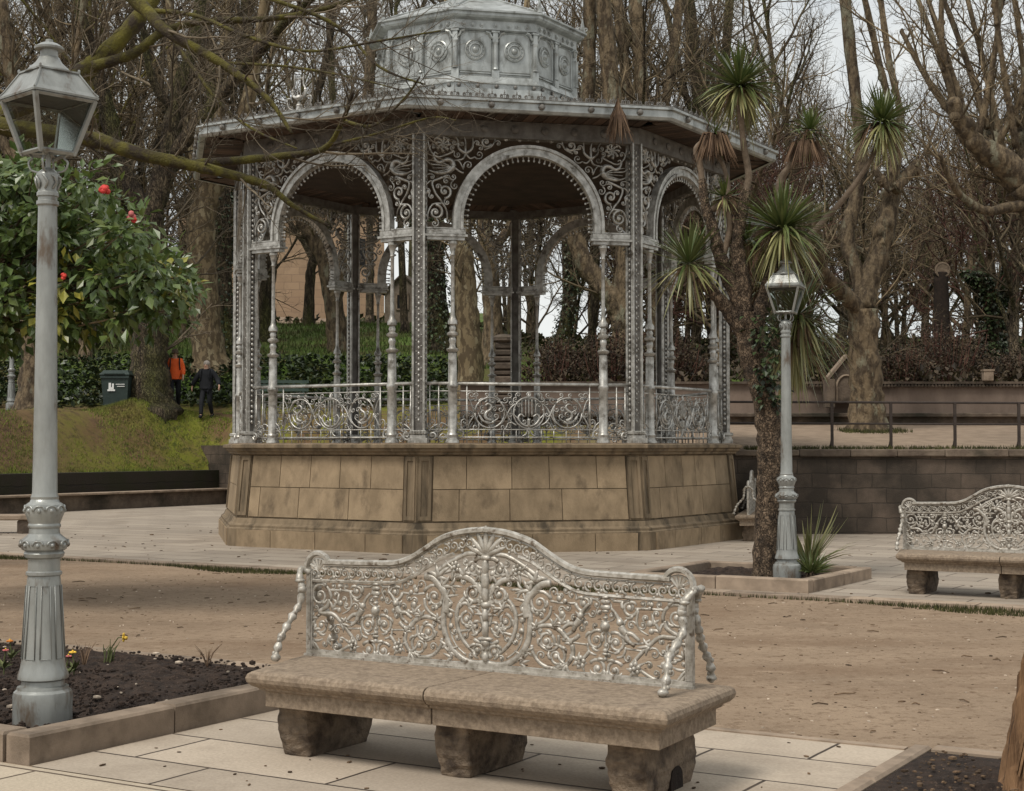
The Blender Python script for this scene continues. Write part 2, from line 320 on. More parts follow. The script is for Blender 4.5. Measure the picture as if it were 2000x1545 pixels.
def ground_mat():
    m = bpy.data.materials.new('earth_and_gravel'); m.use_nodes = True; N = m.node_tree.nodes; L = m.node_tree.links
    b = N['Principled BSDF']; b.inputs['Roughness'].default_value = .95; b.inputs['Specular IOR Level'].default_value = .15
    tcn = N.new('ShaderNodeTexCoord')
    def noise(s, d=8, rg=.6, st=None, rot=0):
        q = N.new('ShaderNodeTexNoise'); q.inputs['Scale'].default_value = s; q.inputs['Detail'].default_value = d; q.inputs['Roughness'].default_value = rg
        if st:
            mp = N.new('ShaderNodeMapping'); mp.inputs['Scale'].default_value = st; mp.inputs['Rotation'].default_value = (0, 0, rot)
            L.new(tcn.outputs['Object'], mp.inputs['Vector']); L.new(mp.outputs[0], q.inputs['Vector'])
        else: L.new(tcn.outputs['Object'], q.inputs['Vector'])
        return q.outputs['Fac']
    def mr(s, a, z, lo=0, hi=1):
        q = N.new('ShaderNodeMapRange'); q.inputs[1].default_value = a; q.inputs[2].default_value = z; q.inputs[3].default_value = lo; q.inputs[4].default_value = hi; L.new(s, q.inputs[0]); return q.outputs[0]
    def mix(f, a, z):
        q = N.new('ShaderNodeMix'); q.data_type = 'RGBA'; L.new(f, q.inputs[0])
        for i, v in ((6, a), (7, z)):
            if isinstance(v, tuple): q.inputs[i].default_value = (*v, 1)
            else: L.new(v, q.inputs[i])
        return q.outputs[2]
    c = mix(mr(noise(.8), .35, .65), (.285, .21, .145), (.21, .152, .104))
    c = mix(mr(noise(.28, 5, .6, (1, 2.2, 1), .5), .52, .66), c, (.19, .13, .085))
    c = mix(mr(noise(14, 6, .75), .55, .62), c, (.17, .115, .075))
    c = mix(mr(noise(3.2, 8, .75, (1, 2, 1), -.5), .56, .68), c, (.33, .245, .17))
    c = mix(mr(noise(9, 6, .7, (1, 1, 1)), .54, .70), c, (.125, .08, .05))
    c = mix(mr(noise(30, 4, .7), .60, .72), c, (.40, .29, .20))
    c = mix(mr(noise(48, 3, .7), .62, .70), c, (.10, .065, .04))
    sep = N.new('ShaderNodeSeparateXYZ'); L.new(tcn.outputs['Object'], sep.inputs[0])
    bank = mix(mr(noise(.55), .44, .58), (.15, .155, .024), (.13, .08, .042))
    bank = mix(mr(noise(7, 6, .7), .52, .66), bank, (.12, .085, .045))
    bank = mix(mr(noise(4, 6, .7), .54, .64), bank, (.05, .05, .016))
    lawn = mix(mr(noise(.5), .42, .6), (.085, .135, .028), (.09, .085, .032))
    f1 = mr(sep.outputs['Z'], .2, .6)
    # terrace on the right is pale sandy gravel, the bank on the left is moss and leaf litter, the hill is lawn
    terr = mix(mr(noise(3), .4, .65), (.27, .205, .15), (.20, .15, .108))
    rx = N.new('ShaderNodeMath'); rx.operation = 'MULTIPLY'; L.new(mr(sep.outputs['X'], 1, 3), rx.inputs[0]); L.new(mr(sep.outputs['Z'], 2.6, 2.2), rx.inputs[1])
    bx = N.new('ShaderNodeMath'); bx.operation = 'MULTIPLY_ADD'; bx.inputs[1].default_value = 5.0; L.new(noise(.45), bx.inputs[0]); L.new(sep.outputs['X'], bx.inputs[2])
    soilc = mix(mr(noise(5, 6, .7), .45, .62), (.12, .075, .042), (.07, .045, .027))
    bank = mix(mr(bx.outputs[0], -7.4, -10.6), bank, soilc)
    hill = mix(mr(sep.outputs['Z'], 2.75, 3.1), bank, lawn)
    hill = mix(rx.outputs[0], hill, terr)
    c = mix(f1, c, hill); L.new(c, b.inputs['Base Color'])
    bp = N.new('ShaderNodeBump'); bp.inputs['Strength'].default_value = .7; bp.inputs['Distance'].default_value = .02
    L.new(noise(26, 8, .7), bp.inputs['Height']); L.new(bp.outputs[0], b.inputs['Normal']); return m
ground = mb.build('ground', ground_mat(), None, True); tag(ground, kind='structure')

def sheet(name, uv, m, z):
    mb = MB(); n = len(uv)
    mb.add([UV(u, v, z) for u, v in uv], [tuple(range(n))]); o = mb.build(name, m); tag(o, kind='structure'); return o
pv1 = paving('slab_paving_near', (.44, .365, .285), (.325, .27, .212), (.045, .033, .025), 1.25, .585, .42, ox=.3, oy=-.05, joint=.011, dt=(.50, .80))
pv2 = paving('slab_paving_plaza', (.355, .30, .24), (.27, .227, .182), (.08, .06, .045), 1.05, .55, .5, joint=.012, dt=(.52, .8), dirt=(.17, .13, .095))
pv3 = paving('warm_slab_paving', (.45, .375, .285), (.39, .325, .245), (.09, .065, .045), 1.5, .9, .3, joint=.012)
sheet('paving_by_bench', [(-6.12, 5.46), (-2.43, 5.46), (-2.43, 8.13), (-6.12, 8.13)], pv1, .004)
sheet('paving_in_front', [(-14, 1), (4, 1), (4, 5.445), (-14, 5.445)], pv3, .004)
sheet('plaza', [(-29.6, 15.85), (16, 15.85), (16, 34), (-14, 34), (-14, 44), (-29.6, 44)], pv2, .004)
for mb_, nm in ((MB(), 'plaza_edge'),):
    for i in range(34):
        a = -29.6+i*1.35; z = .035+rnd(-.004, .004)
        mb_.hexa([UV(a, 15.55), UV(a+1.335, 15.55), UV(a+1.335, 15.843), UV(a, 15.843)], [UV(a, 15.55, z), UV(a+1.335, 15.55, z), UV(a+1.335, 15.843, z), UV(a, 15.843, z)], rnd(-.5, .8))
    tag(mb_.build(nm, M['kerb']), kind='structure')
mb = MB()    # flush edge stones of the near paving
for i in range(3):
    a = -6.1+i*1.22; mb.hexa([UV(a, 8.13), UV(a+1.21, 8.13), UV(a+1.21, 8.2), UV(a, 8.2)], [UV(a, 8.13, .012), UV(a+1.21, 8.13, .012), UV(a+1.21, 8.2, .012), UV(a, 8.2, .012)], rnd(0, .8))
tag(mb.build('paving_edge', M['kerb']), kind='structure')

# ================================================================ PLANTING BEDS
def soil_mesh(quad, z, amp, nx=40, ny=30, flat=.0):
    mb = MB(); a, b, c, d = [Vector(q) for q in quad]
    for j in range(ny+1):
        for i in range(nx+1):
            s, t = i/nx, j/ny
            p = (a*(1-s)+b*s)*(1-t) + (d*(1-s)+c*s)*t
            e = min(s, 1-s, t, 1-t); k = min(1, e*12)
            mb.v.append((p.x, p.y, z + k*(amp*(math.sin(p.x*3.1+p.y*1.7)*.4+.5) + rnd(-1, 1)*amp*.5)))
    for j in range(ny):
        for i in range(nx):
            q = j*(nx+1)+i; mb.f.append((q, q+1, q+nx+2, q+nx+1)); mb.t.append(0)
    return mb
def kerb_run(mb, A, B, wdir, wd, h, n, gap=.012, z0=0.0, jit=.006):
    A = Vector(A); B = Vector(B); d = (B-A)/n; g = d.normalized()*gap; wv = Vector(wdir)*wd
    for i in range(n):
        p = A+d*i+g*.5; q = A+d*(i+1)-g*.5; z = h+rnd(-jit, jit); b = .014
        def rg(ins, zz): return [p+wv*ins+d.normalized()*(ins*.1)+Vector((0, 0, zz)), q+wv*ins-d.normalized()*(ins*.1)+Vector((0, 0, zz)), q+wv*(1-ins)-d.normalized()*(ins*.1)+Vector((0, 0, zz)), p+wv*(1-ins)+d.normalized()*(ins*.1)+Vector((0, 0, zz))]
        mb.rings([rg(0, z0), rg(0, z-b), rg(b/wd, z)], rnd(-.6, .8))

# left bed with the near lamp
bed = empty('planting_bed', UV(-6.9, 6.8), 0, 'low kerbed bed of dark bare soil around the foot of the near lamp post', 'planting bed')
base = bed.location.copy()
def P0(u, v, z=0.0): return UV(u, v, z)-base
mb = MB()
kerb_run(mb, P0(-6.14, 5.46), P0(-6.14, 8.62), -e1, .17, .155, 3)
kerb_run(mb, P0(-6.325, 5.46), P0(-13.5, 5.46), e2, .17, .155, 4)
kerb_run(mb, P0(-6.325, 8.62), P0(-13.5, 8.62), -e2, .12, .06, 6)
mb.build('kerb', M['kerb'], bed)
soil_mesh([P0(-13.5, 5.63), P0(-6.32, 5.63), P0(-6.32, 8.49), P0(-13.5, 8.49)], .045, .05, 90, 44).build('soil', M['soil'], bed)

# corner bed at the lower right with the stump
bed2 = empty('planting_bed', UV(-1.4, 7.2), 0, 'flush-edged corner bed of dark soil and chips around the broken wooden stump', 'planting bed')
base = bed2.location.copy(); mb = MB()
kerb_run(mb, P0(-2.42, 5.3), P0(-2.42, 8.2), e1, .10, .03, 3)
kerb_run(mb, P0(-2.31, 8.2), P0(1.6, 8.2), -e2, .08, .035, 3)
mb.build('kerb', M['kerb'], bed2)
soil_mesh([P0(-2.32, 5.3), P0(1.6, 5.3), P0(1.6, 8.12), P0(-2.32, 8.12)], .012, .03, 60, 44).build('soil', M['soil'], bed2)

# palm planter
bed3 = empty('planting_bed', UV(-7.0, 17.3), 0, 'square raised stone planter of soil holding the palm and the farther lamp', 'planting bed')
base = bed3.location.copy(); mb = MB()
kerb_run(mb, P0(-8.15, 16.2), P0(-5.93, 16.2), e2, .16, .15, 2)
kerb_run(mb, P0(-5.93, 16.365), P0(-5.93, 18.4), -e1, .16, .15, 2)
kerb_run(mb, P0(-6.095, 18.4), P0(-8.15, 18.4), -e2, .16, .15, 2)
kerb_run(mb, P0(-8.15, 18.235), P0(-8.15, 16.365), e1, .16, .15, 2)
mb.build('kerb', M['kerb'], bed3)
soil_mesh([P0(-7.98, 16.37), P0(-6.1, 16.37), P0(-6.1, 18.23), P0(-7.98, 18.23)], .05, .05, 30, 30).build('soil', M['soil'], bed3)

# ================================================================ BENCHES
def spiral(c, r, a0, turns, hand=1, n=26, rin=.12):
    pts = []
    for i in range(n+1):
        t = i/n; a = R(a0)+hand*2*PI*turns*t; q = r*(1-(1-rin)*t**.85)
        pts.append((c[0]+q*math.cos(a), c[1]+q*math.sin(a)))
    return pts
def smooth(pts, k=4):
    out = []
    n = len(pts)
    for i in range(n-1):
        p0 = Vector(pts[max(i-1, 0)]); p1 = Vector(pts[i]); p2 = Vector(pts[i+1]); p3 = Vector(pts[min(i+2, n-1)])
        for j in range(k):
            t = j/k
            out.append(.5*((2*p1)+(p2-p0)*t+(2*p0-5*p1+4*p2-p3)*t*t+(3*p1-p0-3*p2+p3)*t**3))
    out.append(Vector(pts[-1])); return out
BU, BV = -4.25, 6.78
def Z2(x, y):            # a point of the enlarged study of the backrest -> metres on its plane
    px, py = 500+x/3.862, 1000+y/3.862
    d = ray(px, py); t = BV/(d.dot(e2)); p = Vector((0, 0, EYE))+d*t
    return (p.dot(e1)-BU, p.z-.46)
CXB = Z2(1690, 900)[0]
S2 = abs(Z2(900, 900)[0]-Z2(800, 900)[0])/100
def bench_pattern(mb):
    """filigree of the backrest, half traced and mirrored; x across, z up, y thickness"""
    ALL = []
    def both(pts, r, n=5, y=0.0, flat=.55):
        ALL.extend([(p[0]-CXB, p[1]) for p in pts])
        pts = [(p[0]-CXB, p[1]) for p in pts]; r = [q_*1.2 for q_ in r] if isinstance(r, list) else r*1.2
        for s in (1, -1): mb.tube([(s*p[0], y, p[1]) for p in pts], r, n, 0, True, flat)
    def tr(pts, r0, r1=None, n=5, y=0.0, k=4):
        q = [Z2(*p) for p in pts]; q = smooth(q, k); m = len(q)
        r1 = r0 if r1 is None else r1
        both(q, [r0+(r1-r0)*i/(m-1) for i in range(m)], n, y)
    def sp(c, r, a0, turns, hand=1, r0=.0085, r1=.005, ros=.016, y=0.0):
        q = spiral(Z2(*c), r*S2, a0, turns, hand); m = len(q)
        both(q, [r0+(r1-r0)*i/(m-1) for i in range(m)], 5, y)
        for k_ in range(3):          # small leaves breaking out of the volute
            j = 3+k_*5; p_, p2 = Vector(q[j]), Vector(q[j+1]); d_ = (p2-p_).normalized(); o_ = (p_-Vector(Z2(*c))).normalized()
            e_ = [p_, p_+d_*.012+o_*.010, p_+d_*.030+o_*.014, p_+d_*.044+o_*.006]; both([tuple(v_) for v_ in e_], [.006, .009, .007, .002], 5, y-.004)
        if ros: bl(c, ros, .5, y-.004)
    def bl(c, r, fl=.5, y=-.004):
        p = Z2(*c)
        for s in (1, -1): mb.blob((s*(p[0]-CXB), y, p[1]), (r, r*fl, r), 7, 4)
    def leafspray(c, ang, ln, n=3, spread=28, r=.008):
        p = Z2(*c)
        for k in range(n):
            a = R(ang+(k-(n-1)/2)*spread); l = ln*S2*(1 if k == (n-1)//2 else .75)
            q = [(p[0]+l*t*math.cos(a+.5*t*(k-(n-1)/2)), p[1]+l*t*math.sin(a+.5*t*(k-(n-1)/2))) for t in (0, .3, .65, 1)]
            both(q, [r*.6, r, r*.85, r*.25], 5, -.004)
    def flower(c, r=.03):
        p = Z2(*c)
        for s in (1, -1):
            for k in range(6):
                a = k*PI/3+.3; mb.blob((s*(p[0]-CXB)+r*.62*math.cos(a), -.006, p[1]+r*.62*math.sin(a)), (r*.38, .009, r*.38), 6, 4)
            mb.blob((s*(p[0]-CXB), -.012, p[1]), (r*.35, .012, r*.35), 6, 4)
    # upper left volute and its stem
    sp((445, 630), 88, -20, 1.7, 1); tr([(515, 660), (500, 710), (440, 750), (470, 765), (540, 770), (600, 830), (640, 880), (690, 950), (715, 990)], .012, .009)
    leafspray((540, 740), 60, 90, 3); leafspray((600, 840), -10, 80, 3); bl((600, 690), .018); bl((590, 740), .016); leafspray((580, 700), 110, 70, 2)
    tr([(372, 900), (380, 970), (430, 1040), (500, 1070), (580, 1055), (660, 1010)], .011, .008); sp((455, 855), 70, 100, 1.4, 1)
    leafspray((390, 960), -50, 110, 3); leafspray((380, 800), 30, 60, 2); leafspray((400, 890), 40, 60, 2); leafspray((500, 970), 10, 60, 3); bl((520, 950), .016)
    tr([(520, 590), (600, 593), (690, 602)], .006); bl((590, 560), .012); bl((600, 590), .011); tr([(370, 560), (400, 530), (460, 530)], .006)
    sp((722, 600), 52, 180, 1.5, 1); tr([(722, 548), (760, 562), (825, 565)], .007); tr([(672, 610), (680, 690), (660, 740), (610, 770)], .007, .004)
    # urn in the middle of the wing
    for y_, a, b in ((545, .022, .010), (575, .030, .014), (615, .034, .016), (640, .022, .010), (685, .016, .008), (740, .024, .022), (765, .018, .014), (910, .014, .012), (935, .02, .008), (970, .011, .012)):
        p = Z2(868, y_)
        for s in (1, -1): mb.blob((s*(p[0]-CXB), -.006, p[1]), (a, .014, b), 8, 4)
    tr([(868, 660), (868, 980)], .006); tr([(825, 560), (845, 545), (890, 545), (912, 562)], .007)
    sp((1008, 605), 54, 0, 1.5, -1); tr([(912, 565), (960, 565), (1008, 550)], .007); tr([(1060, 610), (1150, 620), (1230, 615)], .006); bl((1130, 605), .014); bl((1170, 590), .016)
    # small winged figures holding the urn
    for hx, hy, q in ((775, 705, 1), (1022, 690, -1)):
        bl((hx, hy), .02, .8, -.012)
        tr([(hx-6*q, hy+25), (hx-18*q, hy+50), (hx-40*q, hy+72)], .017, .015, 6, -.012)
        tr([(hx-10*q, hy+28), (hx+20*q, hy-45), (hx+55*q, hy-90)], .009, .007, 5, -.012)
        tr([(hx-38*q, hy+68), (hx-75*q, hy+70), (hx-120*q, hy+110)], .013, .008, 5, -.012)
        tr([(hx-36*q, hy+74), (hx-50*q, hy+115), (hx-90*q, hy+150)], .013, .007, 5, -.012)
        leafspray((hx-20*q, hy+20), 60 if q > 0 else 120, 55, 3, 30, .007)
    tr([(600, 800), (650, 830), (720, 840), (760, 850)], .006); tr([(1040, 830), (1080, 870), (1150, 880)], .011, .009); leafspray((1150, 770), 80, 80, 4, 35); bl((1150, 700), .02); bl((1110, 750), .014)
    bl((868, 745), .028, .7, -.01); leafspray((868, 725), 90, 45, 5, 40, .006)
    sp((805, 852), 62, 60, 1.6, 1); sp((928, 852), 62, 120, 1.6, -1); tr([(868, 780), (845, 800), (838, 830)], .007); tr([(868, 780), (890, 800), (897, 830)], .007)
    tr([(640, 880), (745, 880)], .005); tr([(990, 890), (1100, 890)], .005); tr([(745, 870), (760, 930), (800, 950)], .006); tr([(985, 880), (975, 935), (930, 955)], .006)
    sp((815, 1040), 56, 150, 1.4, -1); sp((918, 1045), 56, 30, 1.4, 1); tr([(760, 1085), (800, 1100), (868, 1070), (930, 1105), (980, 1095)], .006)
    flower((690, 1005), .036); flower((1032, 1018), .036); leafspray((690, 1005), 150, 75, 3); leafspray((1032, 1018), 30, 75, 3); leafspray((690, 1005), -60, 70, 3); leafspray((1032, 1018), -120, 60, 3)
    tr([(970, 930), (1000, 975), (1030, 1010)], .009)
    # big C of the right of the wing
    tr([(1085, 905), (1082, 980), (1125, 1055), (1200, 1095), (1290, 1080), (1350, 1010), (1360, 950)], .012, .008); sp((1190, 1005), 72, 60, 1.5, 1); leafspray((1120, 1050), -40, 110, 4); leafspray((1090, 905), 60, 60, 3)
    sp((1258, 908), 58, 200, 1.6, -1); tr([(1175, 850), (1180, 930), (1230, 970), (1290, 950), (1318, 900)], .008)
    tr([(1120, 870), (1160, 820), (1230, 792), (1300, 805), (1345, 835)], .014, .009); leafspray((1210, 795), 120, 70, 3); leafspray((1320, 815), 30, 60, 3)
    sp((1305, 640), 78, 160, 1.7, -1); tr([(1228, 650), (1235, 710), (1270, 760), (1330, 800)], .008); bl((1320, 720), .014); bl((1270, 690), .012)
    # acanthus beside the medallion
    tr([(1230, 490), (1290, 500), (1330, 545), (1385, 620), (1400, 700), (1392, 760)], .016, .020, 6); leafspray((1330, 500), 70, 110, 4, 30, .012); leafspray((1360, 560), 20, 110, 4, 30, .011); leafspray((1390, 640), 10, 90, 3); leafspray((1390, 720), -20, 80, 3); flower((1462, 415), .034); leafspray((1460, 430), 200, 110, 3)
    leafspray((1500, 470), 150, 80, 3); leafspray((1420, 560), 0, 90, 3)
    # horseshoe ring of the medallion
    tr([(1395, 640), (1372, 760), (1375, 880), (1405, 980), (1470, 1070), (1560, 1130), (1660, 1140), (1690, 1120)], .016, .013, 6)
    tr([(1500, 680), (1470, 760), (1480, 880), (1520, 970), (1580, 1040), (1630, 1075)], .012, .009); sp((1625, 1042), 46, -60, 1.5, 1, .011)
    tr([(1430, 760), (1420, 880), (1460, 1000), (1540, 1080)], .005); 
    for y_ in (700, 780, 860): bl((1425+(y_-780)*.06, y_), .017)
    tr([(1540, 640), (1500, 680), (1490, 720), (1520, 690), (1560, 700), (1640, 760), (1665, 860)], .011, .008)
    sp((1592, 612), 66, 60, 1.8, -1, .013); tr([(1490, 480), (1560, 500), (1625, 560), (1655, 620)], .016, .011, 6); leafspray((1530, 490), 130, 90, 3, 30, .011)
    sp((1545, 812), 48, 90, 1.5, 1); sp((1608, 865), 40, 0, 1.4, -1); leafspray((1560, 720), 30, 80, 4); leafspray((1600, 860), 200, 80, 4); leafspray((1660, 700), 140, 60, 3)
    tr([(1500, 900), (1560, 890), (1620, 870)], .007)
    # vase, collar, palmette on the axis
    for y_, a, b in ((345, .035, .016), (420, .022, .05), (520, .026, .06), (620, .022, .055), (700, .030, .02), (780, .020, .04), (880, .022, .05), (955, .05, .012), (985, .028, .02), (1090, .022, .028)):
        p = Z2(1690, y_); mb.blob((p[0]-CXB, -.008, p[1]), (a, .018, b), 8, 5)
    tr([(1690, 330), (1690, 1120)], .012); tr([(1600, 370), (1640, 345), (1690, 350)], .012); sp((1585, 430), 40, 60, 1.5, -1); bl((1640, 460), .016); leafspray((1640, 470), -120, 70, 3)
    for a_ in (90, 66, 44, 22): leafspray((1690, 330), a_, 175 if a_ > 40 else 150, 1, 0, .015)
    leafspray((1690, 690), 40, 90, 2); leafspray((1690, 780), 30, 80, 2)
    tr([(1600, 960), (1650, 985), (1690, 960)], .010); leafspray((1410, 1060), 60, 80, 4); leafspray((1440, 1100), 160, 70, 3); leafspray((1400, 1010), 150, 60, 3)
    tr([(1290, 470), (1360, 420), (1440, 370), (1540, 320), (1620, 315)], .010, .012); tr([(1690, 430), (1640, 420), (1610, 400)], .007)
    tcv = top_curve()
    def ins(x, z):
        if x < -1.12 or x > -.03 or z < .05: return False
        for a, b in zip(tcv, tcv[1:]):
            if a[0] <= x <= b[0]: return z < a[1]+(b[1]-a[1])*(x-a[0])/(b[0]-a[0])-.125
        return z < .40
    def em(q, r):
        m = len(q)
        for s in (1, -1):
            mb.tube([(s*p[0], 0, p[1]) for p in q], [.0062-.0022*i/(m-1) for i in range(m)], 4, 0, True, .6)
            mb.blob((s*q[-1][0], -.003, q[-1][1]), (.0095, .006, .0095), 6, 3)
    random.seed(99); filler(ALL, ins, (-1.12, -.03), (.05, .62), .023, .034, 5000, em)

def filler(ALL, inside, xr, zr, rmin, rmax, n, emit):
    """small curled tendrils wherever the tracery leaves a gap, each joined to the nearest stem"""
    k = 0
    for _ in range(n):
        x, z = rnd(*xr), rnd(*zr)
        if not inside(x, z): continue
        best = min(ALL, key=lambda p: (p[0]-x)**2+(p[1]-z)**2); d = math.hypot(best[0]-x, best[1]-z)
        if d < rmin: continue
        r = min(d*.82, rmax); a = math.degrees(math.atan2(best[1]-z, best[0]-x)); q = spiral((x, z), r, a, 1.25, 1 if rnd(0, 1) < .5 else -1, 14)
        q = [best]+q; emit(q, r); ALL.extend(q); k += 1
def top_curve():      # outer edge of the backrest, half, from the study: (distance from the axis, height)
    q = [(478, 378), (560, 380), (700, 384), (900, 388), (1000, 386), (1080, 368), (1160, 330), (1260, 265), (1350, 205), (1450, 168), (1560, 145), (1690, 136)]
    return [(Z2(*p)[0]-CXB, Z2(*p)[1]) for p in q]
HB = None
def make_bench():
    root = empty('ornate_bench', UV(-4.2, 6.56), -TH)
    # local: x along, y to the back
    yb = BV-6.56
    # two seat slabs with rolled nosing and a fascia below
    def slab(x0, x1):
        mb = MB(); pr = [(-.36, .275), (-.36, .355), (-.385, .362), (-.385, .372), (-.412, .385), (-.43, .405), (-.435, .425), (-.428, .445), (-.41, .458), (-.38, .462)]
        n = 26
        rings = []
        def contour(off, z, s):
            # rectangle with the profile offset on the outer ends only
            a = (x0 + (.435+off) if x0 < -1 else x0+.004); b = (x1 - (.435+off) if x1 > 1 else x1-.004)
            af, ar = (a+.10, a-.11) if x0 < -1 else (a, a)
            bf, br_ = (b+.01, b-.03) if x1 > 1 else (b, b)
            return [(af, off, z), (bf, off, z), (br_, -off, z), (ar, -off, z)]
        for off, z in pr: rings.append(contour(off, z, 1))
        mb.rings(rings, 0); return mb
    for x0, x1 in ((-1.19, .02), (.02, 1.30)):
        o = slab(x0, x1).build('seat_slab', M['granite'], root)
        bv = o.modifiers.new('soften', 'BEVEL'); bv.width = .012; bv.segments = 2; bv.limit_method = 'ANGLE'; bv.angle_limit = R(50)
    def leg(xc):
        mb = MB(); rings = []
        for i in range(13):
            z = .275*i/12; t = i/12
            front = -.205 - .055*math.sin(PI*t*.9)**1.0*(t**.6) - .02*(t > .9); back = .30+.03*math.sin(PI*t)
            hw = .085 + .012*math.sin(PI*t) + .006*t; rg = []
            for px, py in ((-hw, front), (-hw*.3, front-.012), (hw*.3, front-.012), (hw, front), (hw, .02), (hw, back), (-hw, back), (-hw, .02)):
                rg.append((xc+px+rnd(-.005, .005), py+rnd(-.006, .006), z))
            rings.append(rg)
        mb.rings(rings, rnd(-.5, .5))
        return mb
    legs = []
    for xc in (-.93, .06, 1.005):
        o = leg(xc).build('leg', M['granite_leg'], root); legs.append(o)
        bv = o.modifiers.new('soften', 'BEVEL'); bv.width = .014; bv.segments = 2; bv.limit_method = 'ANGLE'; bv.angle_limit = R(40)
    # dark arched plate on the outer leg, painting the shade of a mouse hole
    mb = MB(); pl = [(-.0, 0)]+[(.07*math.cos(PI*k/10), .05+.07*math.sin(PI*k/10)) for k in range(11)]+[(-.07, 0)]
    pl = [(.07, -.02)]+[(.065*math.cos(PI*k/10), .05+.065*math.sin(PI*k/10)) for k in range(11)]+[(-.07, -.02)]
    mb.rings([[(x_, .10+p[0], p[1]) for p in pl] for x_ in (1.08, 1.107)]); 
    mb.build('recess_shade', M['stumpdark'], legs[2])
    # backrest
    back = empty('backrest', (0, 0, 0)); back.parent = root
    fr = MB(); fr.M = Matrix.Translation((-.03, yb, .462))
    tc_ = smooth(top_curve(), 3)
    hw = 1.17; ztop = tc_[0].y
    # frame: bottom bar, end bars
    fr.box((0, 0, .018), (2*hw, .03, .03)); fr.box((0, -.008, .006), (2*hw+.01, .045, .012))
    for s in (-1, 1):
        fr.box((s*(hw-.014), 0, .255), (.028, .032, .44)); fr.box((s*(hw-.034), -.004, .25), (.008, .02, .43))
    for s in (-1, 1):
        fr.tube([(s*p.x, -.004, p.y) for p in tc_], .017, 6, 0, True, 1.4)
        fr.tube([(s*p.x, -.002, p.y-.026) for p in tc_], .006, 5)
        inn = [(p.x*.985 if abs(p.x) > .5 else p.x, p.y-.104) for p in tc_]
        fr.tube([(-s*hw, -.004, inn[0][1])]+[(s*p[0], -.004, p[1]) for p in inn if abs(p[0]) > .17], .010, 5) if False else fr.tube([(s*-hw, -.004, inn[0][1])]+[(s*p[0], -.004, p[1]) for p in inn if abs(p[0]) > .19], .010, 5)
        # round ears at the shoulders
        ear = [(-(hw-.075)+.078*math.cos(a), ztop-.03+.078*math.sin(a)) for a in [R(t) for t in range(25, 186, 16)]]
        fr.tube([(s*p[0], -.004, p[1]) for p in ear], .016, 6, 0, True, 1.4)
        fr.tube([(s*p[0]*1.0+s*.0, -.004, p[1]-.03) for p in ear[1:-1]], .006, 5)
        fr.tube([(s*-(hw-.006), 0, ztop-.03), (s*-(hw-.006), 0, .45)], .014, 6)
        for k in range(5):
            a = R(50+k*25); fr.tube([(s*(-(hw-.075)), -.004, ztop-.045), (s*(-(hw-.075)+.06*math.cos(a)), -.004, ztop-.045+.06*math.sin(a))], [.005, .009], 5)
    fr.build('frame', M['bench_iron'], back, True, auto=40)
    # scroll band between outer and inner curve
    for s in (-1, 1):
        bm_ = MB(); bm_.M = Matrix.Translation((-.03, yb, .462))
        L_ = 0; prev = None; k = 0
        path = [Vector((-hw+.03, ztop))]+tc_
        dens = []
        for a, b in zip(path, path[1:]):
            m = max(1, int((b-a).length/.006))
            for i in range(m): dens.append(a.lerp(b, i/m))
        step = 8
        for i in range(0, len(dens)-step, step):
            p = dens[i]; d = (dens[min(i+step, len(dens)-1)]-p).normalized(); nn = Vector((d.y, -d.x))
            if abs(p.x) < .10: continue
            c = p+d*.022+nn*.062; up_ = 1 if (i//step) % 2 == 0 else -1
            a0 = math.degrees(math.atan2(nn.y, nn.x))
            q = spiral((c.x, c.y), .031, a0 if up_ > 0 else a0+180, 1.35, up_, 12)
            bm_.tube([(s*v_[0], -.004, v_[1]) for v_ in q], [.0075-.003*j/12 for j in range(13)], 4)
            bm_.blob((s*(c.x+d.x*.03+nn.x*.02*up_), -.006, c.y+d.y*.03+nn.y*.02*up_), (.011, .009, .011), 5, 3)
            bm_.blob((s*(c.x-d.x*.004-nn.x*.034*up_), -.006, c.y-d.y*.004-nn.y*.034*up_), (.010, .008, .010), 5, 3)
        bm_.build('scroll_band', M['bench_iron'], back, True)
    fg = MB(); fg.M = Matrix.Translation((-.03, yb, .462)); bench_pattern(fg); fg.build('filigree_panel', M['bench_iron'], back, True)
    # branch-shaped arm braces, front and rear, at both ends
    for s in (-1, 1):
        for sg, reach in ((-1, .30), (1, .24)):
            mb = MB(); mb.M = Matrix.Translation((-.03+s*(hw-.02), yb, .462))
            raw = [(0, 0, .455), (.03, .10, .475), (.012, .24, .43), (.0, .26, .37), (.005, .30, .29), (0, .46, .24), (-.004, .70, .18), (0, .84, .12), (.006, .95, .05), (0, 1.0, .0)]
            pts = smooth([Vector((s*a*1.5+rnd(-.006, .006), sg*reach*b, c)) for a, b, c in raw], 4); m = len(pts)
            rr = [.019+.006*math.sin(i*1.9)+.003*math.sin(i*4.3) for i in range(m)]
            mb.tube(pts, rr, 7)
            for i in range(5, m, 4):
                p = pts[i]; a = rnd(0, 6.28); mb.blob((p[0]+.016*math.cos(a), p[1]+.010*math.sin(a), p[2]+.008), (.012, .012, .014), 5, 3)
            mb.blob((pts[9][0], pts[9][1], pts[9][2]), (.03, .03, .014), 8, 4); mb.blob(pts[12], (.026, .026, .026), 7, 4)
            mb.blob(pts[-3], (.026, .026, .012), 7, 4); mb.blob((pts[-1][0], pts[-1][1], .02), (.026, .03, .022), 8, 5)
            mb.build('arm_brace', M['bench_iron'], root, True)
    return root
bench = make_bench()
tag(bench, 'nearest stone bench with silver filigree iron back, standing on the foreground slabs', 'bench', 'ornate stone and iron benches')
b2 = dup(bench, UV(-3.97, 16.96), -TH, 1, 'bench by the right edge of the picture with silver filigree back, on the far paving', 'ornate stone and iron benches')
